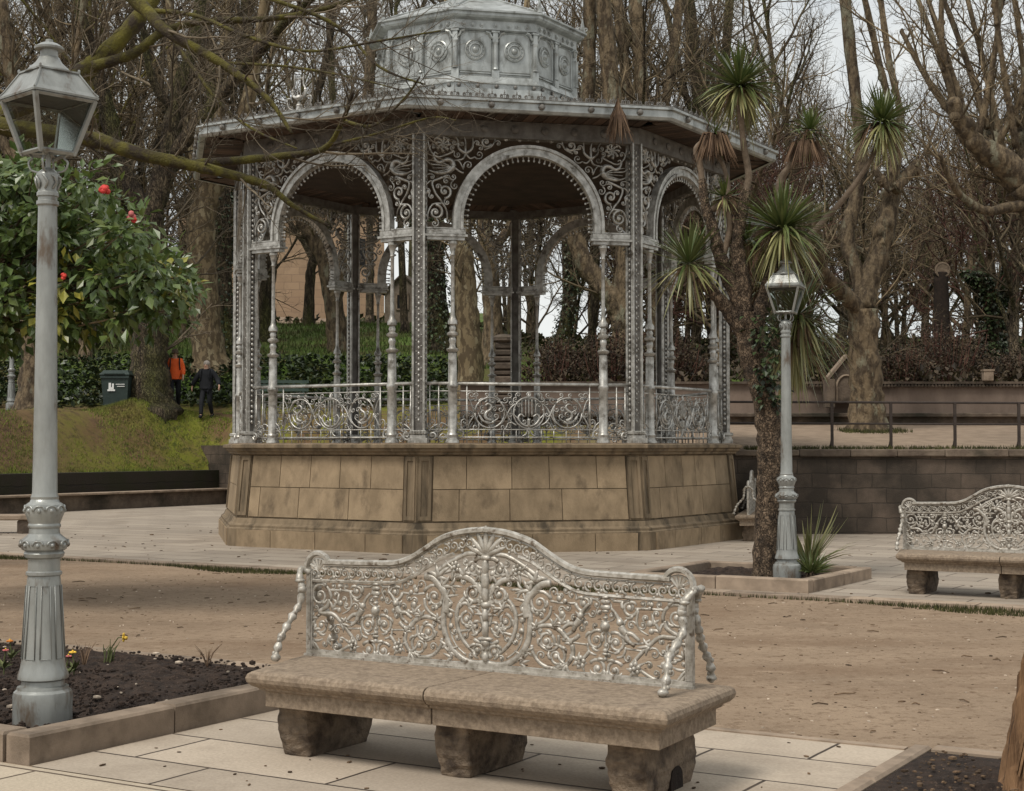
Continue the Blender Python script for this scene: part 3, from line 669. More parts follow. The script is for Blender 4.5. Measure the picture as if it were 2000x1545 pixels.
b3 = dup(bench, (4.46, 27.2, 0), R(78), 1, 'far bench seen end-on, mostly hidden behind the palm trunk beside the bandstand plinth', 'ornate stone and iron benches')

# ================================================================ LAMP POSTS
def make_lamp():
    root = empty('street_lamp', (0, 0, 0))
    def part(name, prof, m='lamp', n=20, sm=True):
        mb = MB(); mb.lathe(prof, n); return mb.build(name, M[m], root, sm, auto=35)
    part('foot', [(.155, -.1), (.162, .02), (.163, .16), (.158, .185), (.142, .2), (.14, .215), (.12, .222), (.115, .25)])
    o = part('fluted_base', [(.112, .25), (.14, .262), (.138, .285), (.125, .32), (.118, .36), (.110, .5), (.1, .68), (.092, .83), (.088, .855), (.099, .862), (.099, .878), (.088, .885), (.088, .955), (.105, .965), (.112, .985), (.104, 1.0)], n=24)
    mb = MB()
    for k in range(8):      # raised panel borders on the tapered base
        a = 2*PI*k/8+.39
        def pt(da, z):
            r = .1185-(z-.36)*.0565+.003 if z > .36 else .1195
            return (r*math.cos(a+da), r*math.sin(a+da), z)
        lp = [pt(-.26, .38), pt(.26, .38), pt(.24, .8), pt(-.24, .8), pt(-.26, .38)]
        mb.tube(lp, .0035, 4); 
    mb.build('panel_moulding', M['lamp'], o, True)
    o = part('collar', [(.104, 1.0), (.122, 1.01), (.132, 1.04), (.126, 1.065), (.096, 1.09), (.085, 1.1), (.083, 1.13), (.09, 1.14), (.09, 1.15), (.085, 1.16), (.1, 1.2), (.112, 1.235), (.104, 1.27), (.082, 1.285), (.075, 1.3), (.078, 1.315)], n=24)
    for (r0, z0, rr) in ((.128, 1.035, .030), (.106, 1.235, .032)):
        mb = MB()
        for k in range(10):
            a = 2*PI*k/10
            c = Vector((r0*math.cos(a), r0*math.sin(a), z0)); t = Vector((-math.sin(a), math.cos(a), 0))
            q = [c+t*(rr*math.cos(b))+Vector((0, 0, rr*.9*math.sin(b))) for b in [PI*j/6 for j in range(7)]]
            mb.tube(q, .007, 5); mb.blob(c, (.013, .013, .015), 6, 4)
        mb.build('leaf_ornament', M['lamp'], o, True)
    part('shaft', [(.075, 1.315), (.069, 1.34), (.066, 1.6), (.060, 2.2), (.054, 2.9), (.052, 3.02), (.062, 3.03), (.062, 3.05), (.053, 3.055), (.053, 3.075), (.061, 3.08), (.061, 3.1), (.053, 3.11)])
    o = part('capital', [(.053, 3.11), (.052, 3.14), (.066, 3.2), (.062, 3.215), (.034, 3.24), (.014, 3.25), (.014, 3.33)], 'lamp')
    mb = MB()
    for k in range(8):
        a = 2*PI*k/8; q = [(.055*math.cos(a), .055*math.sin(a), 3.12), (.066*math.cos(a+.3), .066*math.sin(a+.3), 3.16), (.072*math.cos(a), .072*math.sin(a), 3.19), (.062*math.cos(a-.2), .062*math.sin(a-.2), 3.2)]
        mb.tube(q, .007, 5)
    for k in range(4):
        a = 2*PI*k/4; q = smooth([Vector((.05*math.cos(a), .05*math.sin(a), 3.22)), Vector((.095*math.cos(a), .095*math.sin(a), 3.235)), Vector((.11*math.cos(a), .11*math.sin(a), 3.28)), Vector((.09*math.cos(a), .09*math.sin(a), 3.31)), Vector((.135*math.cos(a), .135*math.sin(a), 3.345))], 4)
        mb.tube(q, .007, 5)
    mb.build('scroll_bracket', M['lamp'], o, True)
    ln = empty('lantern', (0, 0, 0)); ln.parent = root
    a0, a1, z0, z1 = .147, .262, 3.335, 3.645
    def cr(r, z): return [(r*math.cos(k*PI/2), r*math.sin(k*PI/2), z) for k in range(4)]
    mb = MB(); lo, hi = cr(a0, z0), cr(a1, z1)
    for k in range(4):
        mb.tube([lo[k], hi[k]], .017, 4); mb.tube([lo[k], lo[(k+1) % 4]], .014, 4); mb.tube([hi[k], hi[(k+1) % 4]], .014, 4)
    for k in range(4): mb.blob(lo[k], (.016, .016, .022), 6, 4)
    mb.tube([lo[0], lo[2]], .010, 4); mb.tube([lo[1], lo[3]], .010, 4)
    mb.build('frame', M['lamp'], ln)
    for k in range(4):
        mb = MB(); i, j = k, (k+1) % 4; s = .94
        mb.add([tuple(c*s if n_ < 2 else c for n_, c in enumerate(p)) for p in (lo[i], lo[j], hi[j], hi[i])], [(0, 1, 2, 3)]); mb.build('pane', M['glass'], ln)
    mb = MB(); mb.rings([cr(.283, 3.652), cr(.285, 3.664), cr(.255, 3.69), cr(.168, 3.80), cr(.165, 3.806)], 0)
    mb.rings([cr(.176, 3.806), cr(.176, 3.816)]); 
    for k in range(4):
        mb.tube([cr(.28, 3.67)[k], cr(.254, 3.694)[k], cr(.168, 3.805)[k]], .006, 4)
        mb.blob(cr(.17, 3.82)[k], (.009, .009, .013), 5, 3)
    o = mb.build('roof', M['lamp'], ln)
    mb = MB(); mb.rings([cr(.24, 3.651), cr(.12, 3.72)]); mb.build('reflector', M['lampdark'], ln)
    mb = MB(); mb.lathe([(.135, 3.806), (.115, 3.83), (.075, 3.87), (.058, 3.90), (.054, 3.905)], 20); mb.build('vent_hood', M['lamp'], ln, True)
    mb = MB(); mb.lathe([(.05, 3.9), (.05, 3.945), (.082, 3.95), (.084, 3.962), (.05, 3.985), (.022, 3.995), (.02, 4.01), (.004, 4.015)], 16); mb.build('cap', M['lamp'], ln, True, auto=40)
    return root
lamp = make_lamp()
k_ = 3.83/4.015
lamp.location = G(83, 1412, .07); lamp.scale = (1, 1, k_*1.01); lamp.rotation_euler = (0, 0, R(-90)+R(1))
tag(lamp, 'nearest grey cast-iron lamp post with square glazed lantern, in the soil bed at the left', 'street lamp', 'cast iron lamp posts')
l2 = dup(lamp, UV(-6.5, 17.04, .07), R(-90)+R(24), 1, 'grey lamp post with square lantern standing in the stone planter beside the palm', 'cast iron lamp posts'); l2.scale = (1, 1, k_*.98)
l3 = dup(lamp, AT(22, 800, 46), R(-60), 1, 'distant lamp post at the far left edge whose top is lost behind the camellia leaves', 'cast iron lamp posts'); l3.scale = (1, 1, k_)

# ================================================================ BANDSTAND
BC = Vector((-.667, 27.9, 0)); BR = R(12.9)
band = empty('bandstand', BC, BR, 'octagonal silver iron bandstand on a sandstone plinth with a panelled cupola on its roof', 'bandstand')
C8, S8, T8 = math.cos(PI/8), math.sin(PI/8), math.tan(PI/8)
def octring(r, z): return [(r*math.cos(k*PI/4+PI/8), r*math.sin(k*PI/4+PI/8), z) for k in range(8)]
def around(o, n=8, step=45):
    for i in range(1, n):
        c = copy_tree(o, band); c.rotation_euler.z = R(step*i)
# plinth -----------------------------------------------------------
mb = MB()
mb.rings([octring(4.86, -.3), octring(4.86, .29), octring(4.83, .31), octring(4.83, .345), octring(4.77, .38), octring(4.735, .46)], 0)
mb.rings([octring(4.70, .46), octring(4.60, 1.49)], -.9)
pl_ = mb.build('plinth', M['sandp'], band)
def face_blocks(z0, z1, r0, r1, cuts, wpil, mb):
    for a, b in zip(cuts, cuts[1:]):
        g = .006; t = rnd(-1, 1)
        hw0, hw1 = r0*S8-wpil, r1*S8-wpil
        y0, y1 = -r0*C8, -r1*C8
        def X(q, hw): return -hw+2*hw*q
        bt = [(X(a, hw0)+g, y0-.016, z0+g), (X(b, hw0)-g, y0-.016, z0+g), (X(b, hw0)-g, y0+.05, z0+g), (X(a, hw0)+g, y0+.05, z0+g)]
        tp = [(X(a, hw1)+g, y1-.016, z1-g), (X(b, hw1)-g, y1-.016, z1-g), (X(b, hw1)-g, y1+.05, z1-g), (X(a, hw1)+g, y1+.05, z1-g)]
        mb.hexa(bt, tp, t)
for i in range(8):
    mb = MB(); mb.M = Matrix.Rotation(R(45*i), 4, 'Z')
    c1 = [0]+sorted([.17+rnd(-.03, .03), .39+rnd(-.03, .03), .58+rnd(-.04, .04), .84+rnd(-.05, .05)])+[1]
    c2 = [0]+sorted([.1+rnd(-.05, .04), .35+rnd(-.05, .05), .67+rnd(-.06, .06)])+[1]
    face_blocks(.48, .965, 4.70, 4.652, c2, .24, mb); face_blocks(.965, 1.475, 4.652, 4.603, c1, .24, mb)
    c3 = [0]+sorted([.22+rnd(-.05, .05), .5+rnd(-.05, .05), .76+rnd(-.05, .05)])+[1]
    face_blocks(-.05, .285, 4.865, 4.865, c3, .2, mb)
    mb.build('block_panel', M['sand'], pl_)
def pilaster():
    mb = MB()
    for s in (-1, 1):        # two faces of the corner pilaster, each with a raised border round a sunk groove
        m_ = Matrix.Rotation(-s*PI/8, 4, 'Z'); sg = s
        def pt(off, z, out):
            r = 4.70-(z-.46)*.097
            half = r*S8
            p = Vector((sg*(-half+off) if False else -sg*(half-off), -r*C8-out, z)); return m_ @ p
        # build around the local -y corner direction
        for a, b, z0, z1, o_ in ((-.012, .23, .47, 1.49, .02), ):
            q0 = [pt(a, z0, 0), pt(b, z0, 0), pt(b, z0, o_), pt(a, z0, o_)]; q1 = [pt(a, z1, 0), pt(b, z1, 0), pt(b, z1, o_), pt(a, z1, o_)]
            if s > 0: q0.reverse(); q1.reverse()
            mb.hexa(q0, q1, -.1)
        for a, b, z0, z1 in ((0.015, .055, .5, 1.46), (.165, .215, .5, 1.46), (.055, .165, .5, .56), (.055, .165, 1.40, 1.46)):
            q0 = [pt(a, z0, .02), pt(b, z0, .02), pt(b, z0, .04), pt(a, z0, .04)]; q1 = [pt(a, z1, .02), pt(b, z1, .02), pt(b, z1, .04), pt(a, z1, .04)]
            if s > 0: q0.reverse(); q1.reverse()
            mb.hexa(q0, q1, .3)
    return mb
o = pilaster().build('pilaster', M['sandp'], band)
# the pilaster is built round the -y direction; the corners sit 22.5 degrees off
o.rotation_euler.z = R(22.5)
for i in range(1, 8):
    c = copy_tree(o, band); c.rotation_euler.z = R(22.5+45*i)
mb = MB()
mb.rings([octring(4.64, 1.485), octring(4.69, 1.50), octring(4.69, 1.525), octring(4.745, 1.55), octring(4.745, 1.58), octring(4.80, 1.60), octring(4.80, 1.645), octring(4.76, 1.66)], .1)
mb.build('plinth_cornice', M['sandp'], band)
mb = MB(); mb.rings([octring(4.7, 1.655), octring(4.7, 1.675)]); mb.build('platform_floor', M['kerb'], band)

RC = 4.50; AP = RC*C8; HWF = RC*S8      # columns: circumradius, apothem, half face
FZ = 1.67
# column at the corner (local: on -y axis, then turned 22.5) --------
def column():
    mb = MB(); w_ = .085; y = -RC
    for s in (-1, 1):
        mb.box((s*w_, y-.055, (FZ+6.42)/2), (.03, .05, 6.42-FZ)); mb.box((s*w_, y+.075, (FZ+6.42)/2), (.03, .05, 6.42-FZ))
    o = mb.build('column', M['iron'], band)
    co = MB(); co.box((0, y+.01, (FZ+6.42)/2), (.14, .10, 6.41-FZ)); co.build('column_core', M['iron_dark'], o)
    be = MB()                      # beaded band running up the faces
    z = FZ+.35; k = 0
    while z < 6.35:
        be.blob((0, y-.04, z), (.022, .016, .03), 6, 3); be.blob((.04*(1 if k % 2 else -1), y-.04, z+.03), (.014, .012, .016), 5, 3)
        for s in (-1, 1): be.blob((s*.1, y+.01, z), (.012, .03, .03), 5, 3)
        z += .085; k += 1
    be.build('bead_pattern', M['iron'], o, True)
    ft = MB(); ft.box((0, y, FZ+.04), (.30, .26, .08)); ft.box((0, y, FZ+.10), (.24, .22, .05)); ft.box((0, y, FZ+.165), (.25, .24, .06), bev=.012)
    for k in range(5): ft.blob((-.09+.045*k, y-.12, FZ+.165), (.018, .02, .03), 5, 3)
    for s in (-1, 1):
        ft.tube([(s*(.14+v[0]), y+.02, FZ+.12+v[1]) for v in spiral((.06, 0), .08, 200 if s else 0, 1.4, 1, 16)], .014, 5)
    ft.build('column_foot', M['iron'], o, False)
    return o
o = column(); o.rotation_euler.z = R(22.5)
for i in range(1, 8):
    c = copy_tree(o, band); c.rotation_euler.z = R(22.5+45*i)
# slender colonnettes -------------------------------------------------
XCN = 1.205
cprof = [(.11, 1.67), (.11, 1.70), (.085, 1.74), (.09, 1.77), (.095, 1.80), (.075, 1.83), (.072, 2.50), (.088, 2.53), (.088, 2.57), (.07, 2.6), (.066, 3.05), (.05, 3.06), (.092, 3.09), (.1, 3.115), (.05, 3.14),
         (.043, 3.2), (.06, 3.24), (.05, 3.29), (.04, 3.3), (.085, 3.33), (.09, 3.36), (.045, 3.39), (.055, 3.44), (.04, 3.48), (.075, 3.5), (.075, 3.55), (.045, 3.6), (.032, 3.68), (.027, 4.55), (.04, 4.57), (.03, 4.6), (.05, 4.68), (.06, 4.73), (.07, 4.74), (.07, 4.78)]
mb = MB(); mb.lathe(cprof, 10, (XCN, -AP, 0)); cn = mb.build('colonnette', M['iron'], band, True, auto=40)
mb = MB(); mb.lathe(cprof, 10, (-XCN, -AP, 0)); cn2 = mb.build('colonnette', M['iron'], band, True, auto=40)
around(cn); around(cn2)
# arch with impost ------------------------------------------------------
ZC, RO, RI = 5.10, 1.21, 1.045
mb = MB()
def arcp(r, a0=0, a1=180, n=36): return [(r*math.cos(R(a0+(a1-a0)*i/n)), ZC+r*math.sin(R(a0+(a1-a0)*i/n))) for i in range(n+1)]
def archband(mb, ro, ri, yf, yb, zlow):
    po = [(ro, zlow)]+arcp(ro)+[(-ro, zlow)]; pi_ = [(ri, zlow)]+arcp(ri)+[(-ri, zlow)]
    n = len(po); vs = []; fs = []
    for (a, b) in zip(po, pi_): vs += [(a[0], yf, a[1]), (b[0], yf, b[1]), (b[0], yb, b[1]), (a[0], yb, a[1])]
    for i in range(n-1):
        q = i*4; r_ = q+4
        for k in range(4): fs.append((q+k, q+(k+1) % 4, r_+(k+1) % 4, r_+k))
    mb.add(vs, fs)
archband(mb, RO, RI, -AP-.05, -AP+.05, 4.96); archband(mb, RO+.0, RO-.045, -AP-.08, -AP-.052, 4.96); archband(mb, RI+.05, RI+.005, -AP-.07, -AP-.052, 4.96)
arch = mb.build('arch', M['iron'], band)
for s in (-1, 1):
    mb = MB(); xa, xb = RI-.03, HWF-.09
    mb.box((s*(xa+xb)/2, -AP, 4.92), (xb-xa, .15, .07)); mb.box((s*(xa+xb)/2, -AP, 4.86), (xb-xa+.05, .20, .035)); mb.box((s*(xa+xb)/2, -AP, 4.815), (xb-xa-.03, .14, .05)); mb.box((s*(xa+xb)/2, -AP, 4.975), (xb-xa, .11, .02))
    mb.build('impost', M['iron'], arch)
mb = MB()
for i in range(37):       # pendant beads inside the arch
    a = R(i*5); d = Vector((math.cos(a), 0, math.sin(a))); c0 = Vector((0, -AP, ZC))
    mb.tube([c0+d*RI, c0+d*(RI-.055)], .011, 4); mb.blob(c0+d*(RI-.07), .021, 5, 3)
for s in (-1, 1):
    for z in (4.99, 5.05): mb.tube([(s*RI, -AP, z), (s*(RI-.055), -AP, z)], .011, 4); mb.blob((s*(RI-.07), -AP, z), .021, 5, 3)
mb.build('pendant_beads', M['iron'], arch)
# spandrel scrollwork: a swan, rosette, tulip and volutes, mirrored
mb = MB()
SALL = []
def mt(pts, r, n=4, y=-AP, k=4):
    q = smooth(pts, k); SALL.extend([(p[0], p[1]) for p in q]); m = len(q); r0, r1 = r if isinstance(r, tuple) else (r, r)
    for s in (-1, 1): mb.tube([(s*p[0], y, p[1]) for p in q], [r0+(r1-r0)*i/(m-1) for i in range(m)], n, 0, True, 1.3)
def msp(c, r, a0, turns, hand=1, rr=(.024, .014)):
    q = spiral(c, r, a0, turns, hand, 22); SALL.extend(q)
    m = len(q)
    for s in (-1, 1):
        mb.tube([(s*p[0], -AP, p[1]) for p in q], [rr[0]+(rr[1]-rr[0])*i/(m-1) for i in range(m)], 4, 0, True, 1.3)
        mb.blob((s*c[0], -AP, c[1]), (.035, .02, .035), 6, 3)
SX = .00806; 
def sz(x, y):      # from the enlarged study of the front arch (scale .35), bay centre x=1112
    return ((1112-x)*.35*SX, 1.62+(872-y*.35)*.00793)
msp(sz(590, 1195), .125, 90, 1.5, 1); msp(sz(640, 1075), .115, -90, 1.4, -1); msp(sz(545, 1080), .06, 0, 1.2, 1, (.014, .01))
mt([sz(545, 1240), sz(548, 1195), sz(575, 1150), sz(625, 1140), sz(590, 1090), sz(570, 1030), sz(600, 1010), sz(660, 985)], (.015, .02))
mt([sz(625, 1140), sz(650, 1180), sz(655, 1235)], (.02, .01)); mt([sz(530, 1050), sz(560, 1020), sz(575, 1030)], .012); mt([sz(530, 1230), sz(540, 1160), sz(530, 1120)], .011)
# swan
mt([sz(690, 935), sz(680, 905), sz(650, 898), sz(615, 915), sz(590, 905), sz(575, 875)], (.045, .016)); mt([sz(690, 935), sz(660, 965), sz(600, 975), sz(550, 960)], (.05, .008))
for k in range(4): mt([sz(680, 945), sz(630, 950-14*k+10), sz(560-10*k+20, 970-22*k)], (.018, .005))
mt([sz(575, 875), sz(585, 860), sz(600, 868)], (.018, .008)); mt([sz(690, 935), sz(720, 960), sz(745, 970)], .014); mt([sz(690, 900), sz(720, 905), sz(745, 950)], .012)
# rosette
for k in range(8):
    a = k*PI/4; c = sz(630, 810); mt([(c[0], c[1]), (c[0]+.07*math.cos(a+.25), c[1]+.07*math.sin(a+.25)), (c[0]+.12*math.cos(a), c[1]+.12*math.sin(a))], (.012, .028), k=2)
msp(sz(630, 810), .15, 20, 1.0, 1, (.012, .012)); mt([sz(545, 790), sz(560, 850), sz(600, 885), sz(650, 870), sz(690, 850)], .014)
mt([sz(530, 760), sz(560, 740), sz(620, 735), sz(700, 745)], .012)
# tulip
for dx in (-42, 0, 42): mt([sz(755, 860), sz(755+dx*.9, 830), sz(755+dx*1.0, 790), sz(755+dx*1.25-10, 760)], (.028, .008), k=3)
mt([sz(755, 860), sz(740, 890), sz(700, 900)], .016); mt([sz(755, 860), sz(780, 885), sz(800, 880)], .014)
# top volutes over the arch
msp(sz(870, 790), .09, 200, 1.4, 1); mt([sz(800, 760), sz(830, 740), sz(880, 735), sz(920, 760), sz(905, 810), sz(860, 835)], .014); msp(sz(985, 770), .05, 180, 1.2, -1, (.014, .01)); mt([sz(920, 760), sz(980, 745), sz(1060, 755), sz(1112, 770)], .012); msp(sz(1060, 770), .05, 0, 1.2, 1, (.012, .01))
mt([sz(530, 900), sz(560, 925), sz(600, 930)], .01); mt([sz(530, 990), sz(560, 980)], .01)
def em2(q, r):
    m = len(q)
    for s in (-1, 1):
        mb.tube([(s*p[0], -AP, p[1]) for p in q], [.013-.004*i/(m-1) for i in range(m)], 4, 0, True, 1.2); mb.blob((s*q[-1][0], -AP, q[-1][1]), .02, 5, 3)
random.seed(98); filler(SALL, lambda x, z: x*x+(z-ZC)**2 > 1.29**2 or (z < ZC and x > 1.28), (.05, 1.58), (5.02, 6.37), .055, .085, 3000, em2)
mb.build('spandrel_scrollwork', M['iron'], arch, True)
around(arch)
# railing ------------------------------------------------------------------
yr = -AP
mb = MB()
for za, r_ in ((2.585, .028), (2.47, .010), (1.88, .010), (1.76, .014)):
    mb.tube([(-HWF+.10, yr, za), (HWF-.10, yr, za)], r_, 5)
for x in [-.98, .98, -1.42, 1.42, -1.56, 1.56]:
    mb.tube([(x, yr, 1.67), (x, yr, 2.56)], .011, 5); mb.tube([(x, yr, 1.95), (x, yr, 2.35)], [.024, .012], 5); mb.blob((x, yr, 1.95), .026, 5, 3); mb.blob((x, yr, 2.58), .03, 5, 3)
for x in [-.8, -.6, -.4, -.2, 0, .2, .4, .6, .8]: mb.tube([(x, yr, 1.67), (x, yr, 1.88)], .008, 4); mb.blob((x, yr, 1.76), .018, 5, 3)
rail = mb.build('railing', M['iron'], band, True)
mb = MB()
RALL = []
def rt(pts, r, n=4, k=4, both=True):
    q = smooth(pts, k); RALL.extend([(p[0], p[1]) for p in q]); m = len(q); r0, r1 = r if isinstance(r, tuple) else (r, r)
    for s in ((-1, 1) if both else (1,)): mb.tube([(s*p[0], yr, p[1]) for p in q], [r0+(r1-r0)*i/(m-1) for i in range(m)], n, 0, True, 1.2)
def circ(c, r, rr, a0=0, a1=360, n=24, both=True):
    RALL.extend([(c[0]+r*math.cos(R(a)), c[1]+r*math.sin(R(a))) for a in range(0, 360, 15)])
    for s in ((-1, 1) if both else (1,)): mb.tube([(s*(c[0]+r*math.cos(R(a0+(a1-a0)*i/n))), yr, c[1]+r*math.sin(R(a0+(a1-a0)*i/n))) for i in range(n+1)], rr, 4, 0, True, 1.2)
circ((.62, 2.14), .235, .014); circ((0, 2.14), .245, .013, both=False)
# swans in the circles
rt([(.60, 2.02), (.68, 2.06), (.68, 2.14), (.61, 2.19), (.60, 2.25), (.65, 2.28), (.69, 2.25)], (.032, .012)); rt([(.56, 2.0), (.62, 1.98), (.70, 2.0), (.78, 2.10)], (.03, .006)); rt([(.62, 2.0), (.74, 2.02), (.80, 2.14)], (.02, .005)); rt([(.60, 2.0), (.53, 2.02)], .014); rt([(.62, 1.98), (.62, 1.9)], .012)
rt([(.80, 2.32), (.74, 2.36), (.66, 2.34), (.70, 2.30)], .010); rt([(.50, 2.3), (.46, 2.34), (.50, 2.37)], .010); rt([(.86, 2.10), (.92, 2.3), (.97, 2.36)], .011); rt([(.86, 2.1), (.93, 2.0), (.97, 1.9)], .011)
# lyre
rt([(.0, 1.93), (.10, 1.96), (.17, 2.05), (.13, 2.12), (.07, 2.08)], (.022, .010)); rt([(.0, 1.93), (0, 2.05)], .03, both=False); rt([(.17, 2.05), (.24, 2.12), (.22, 2.2)], .012); rt([(.05, 2.08), (.05, 2.36)], .009); rt([(.11, 2.12), (.11, 2.36)], .009); rt([(0, 2.08), (0, 2.46)], .010, both=False); rt([(0, 2.36), (.13, 2.36)], .010); circ((0, 2.43), .03, .01, both=False)
rt([(.20, 1.95), (.30, 2.02), (.38, 2.2), (.44, 2.30)], .012); rt([(.22, 2.28), (.30, 2.2), (.40, 2.02), (.46, 1.97)], .012); rt([(0, 1.93), (.04, 1.82), (.10, 1.78)], .012)
# side scrolls between colonnette and column
for xx in (1.10, 1.50):
    q = spiral((xx, 1.80), .085, 60, 1.4, 1, 16)
    for s in (-1, 1): mb.tube([(s*p[0], yr, p[1]) for p in q], .012, 4)
rt([(1.25, 1.9), (1.36, 1.98), (1.5, 1.93), (1.58, 1.85)], .011); rt([(1.02, 1.75), (1.06, 1.92), (1.14, 2.0)], .010); rt([(1.3, 1.75), (1.36, 1.82), (1.46, 1.70)], .010)
def em3(q, r):
    m = len(q)
    for s in (-1, 1): mb.tube([(s*p[0], yr, p[1]) for p in q], [.010-.003*i/(m-1) for i in range(m)], 4, 0, True, 1.2)
random.seed(97); filler(RALL, lambda x, z: True, (.05, .93), (1.92, 2.42), .05, .07, 700, em3); filler(RALL, lambda x, z: True, (1.0, 1.6), (1.72, 2.0), .05, .06, 300, em3)
mb.build('lyre_and_swan_scrollwork', M['iron'], rail, True)
around(rail)
# frieze beam with bosses, ceiling, eave ---------------------------------------
mb = MB(); mb.rings([octring(RC+.10, 6.40), octring(RC+.10, 6.66)], 0, cap=False)
mb.rings([octring(RC-.12, 6.66), octring(RC-.12, 6.40)], 0, cap=False)
a, b = octring(RC+.10, 6.40), octring(RC-.12, 6.40)
mb.add(a+b, [(i, i+8, (i+1) % 8+8, (i+1) % 8) for i in range(8)])
for i in range(8):
    mb.M = Matrix.Rotation(R(45*i), 4, 'Z')
    for x in (-1.2, -.72, -.24, .24, .72, 1.2): mb.disc_y((x, -(RC+.1)*C8, 6.53), [(.06, -.01), (.06, .025), (.03, .04), (.01, .045)], 10)
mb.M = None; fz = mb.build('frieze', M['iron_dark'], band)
def boards(r0, z0, r1, z1, wd, mb):       # boards running out from the middle in each of eight sectors
    for i in range(8):
        mb.M = Matrix.Rotation(R(45*i), 4, 'Z'); x = -r0*S8
        while x < r0*S8-.001:
            x2 = min(x+wd-.012, r0*S8); xm = max(abs(x), abs(x2)) if x*x2 > 0 else max(abs(x), abs(x2))
            ya = max(r1*C8, xm/T8) if xm/T8 < r0*C8 else None
            if ya:
                f = (ya-r1*C8)/(r0*C8-r1*C8); zi = z1+(z0-z1)*f; t = rnd(-1, 1)
                mb.hexa([(x, -r0*C8, z0), (x2, -r0*C8, z0), (x2, -ya, zi), (x, -ya, zi)], [(x, -r0*C8, z0+.02), (x2, -r0*C8, z0+.02), (x2, -ya, zi+.02), (x, -ya, zi+.02)], t)
            x += wd
    mb.M = None
mb = MB(); boards(RC-.13, 6.55, .15, 6.95, .13, mb)
mb.rings([octring(RC-.13, 6.60), octring(.15, 7.0)], -.8); mb.build('board_ceiling', M['wood_dark'], band)
mb = MB(); boards(5.36, 6.665, RC+.1, 6.665, .16, mb); mb.build('eave_soffit', M['wood_dark'], band)
mb = MB(); mb.rings([octring(5.30, 6.64), octring(5.38, 6.64), octring(5.41, 6.68), octring(5.41, 6.78), octring(5.46, 6.79), octring(5.46, 6.825), octring(5.38, 6.83)], 0, cap=False)
fa = mb.build('eave_gutter', M['zinc'], band)
for x in (-1.55, -.775, 0, .775, 1.55):
    mb = MB(); mb.disc_y((x, -5.41*C8, 6.735), [(.05, -.01), (.05, .03), (.03, .06), (.01, .065)], 8); gb_ = mb.build('gutter_boss', M['iron_dark'], fa)
    for i in range(1, 8): c = gb_.copy(); col.objects.link(c); c.parent = fa; c.rotation_euler.z = R(45*i)
mb = MB(); mb.rings([octring(5.40, 6.80), octring(1.9, 7.62)], 0); mb.build('roof', M['zinc'], band)
# cresting on the eave
mb = MB(); x = -1.9; k = 0
while x < 1.91:
    y = -5.38*C8; z = 6.83
    mb.tube([(x-.07, y, z), (x-.05, y, z+.06), (x, y, z+.09), (x+.05, y, z+.06), (x+.07, y, z)], .008, 4)
    for s in (-1, 1): mb.tube([(x+s*p[0], y, z+.05+p[1]) for p in spiral((.04, 0), .035, 90, 1.2, -1, 9)], .008, 4)
    mb.tube([(x, y, z), (x, y, z+.15+.05*(k % 3 == 0))], [.009, .004], 3); mb.blob((x, y, z+.11), .013, 5, 3)
    x += .19; k += 1
mb.tube([(-2.05, y, 6.85), (2.05, y, 6.85)], .012, 4)
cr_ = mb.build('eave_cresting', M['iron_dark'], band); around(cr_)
def lyre(i):
    mb = MB(); y = -5.38*C8; z = 6.83
    mb.tube([(0, y, z), (0, y, z+.14)], [.05, .02], 6); mb.blob((0, y, z+.2), (.07, .05, .05), 7, 4); mb.blob((0, y, z+.08), (.06, .04, .03), 7, 4)
    for s in (-1, 1):
        mb.tube(smooth([Vector(p) for p in ((0, y, z+.2), (s*.10, y, z+.23), (s*.13, y, z+.32), (s*.085, y, z+.42), (s*.09, y, z+.56))], 4), [.024]*9+[.014]*8, 5)
        mb.tube([(s*.03, y, z+.24), (s*.03, y, z+.5)], .007, 4); mb.tube(smooth([Vector(p) for p in ((s*.06, y, z), (s*.2, y, z+.06), (s*.24, y, z+.2), (s*.16, y, z+.2))], 4), .014, 4)
    mb.tube([(-.1, y, z+.5), (.1, y, z+.5)], .012, 4)
    o = mb.build('lyre_ornament', M['iron'], band); o.rotation_euler.z = R(45*i); return o
lyre(-1); lyre(1); lyre(3)
# cupola ------------------------------------------------------------------------
RD = 1.80
mb = MB(); mb.rings([octring(1.96, 7.55), octring(1.96, 7.66), octring(1.90, 7.70), octring(1.86, 7.80), octring(RD, 7.83), octring(RD, 8.66)], 0)
dr = mb.build('cupola_drum', M['zinc'], band)
ap = RD*C8; hf = RD*S8
pns = []
for s in (-1, 1):
    mb = MB()
    xc = s*hf/2; w_ = hf/2-.075
    pl = [(xc-w_, 7.90), (xc+w_, 7.90), (xc+w_, 8.46)]+[(xc+w_-.12+.12*math.cos(R(a)), 8.46+.12*math.sin(R(a))) for a in (0, 30, 60, 90)]+[(xc-w_+.12+.12*math.cos(R(a)), 8.46+.12*math.sin(R(a))) for a in (90, 120, 150, 180)]
    mb.tube([(p[0], -ap-.006, p[1]) for p in pl]+[(pl[0][0], -ap-.006, pl[0][1])], .014, 4)
    mb.box((xc, -ap-.012, 7.87), (2*w_, .03, .022))
    pns.append(mb.build('panel_frame', M['zinc'], dr))
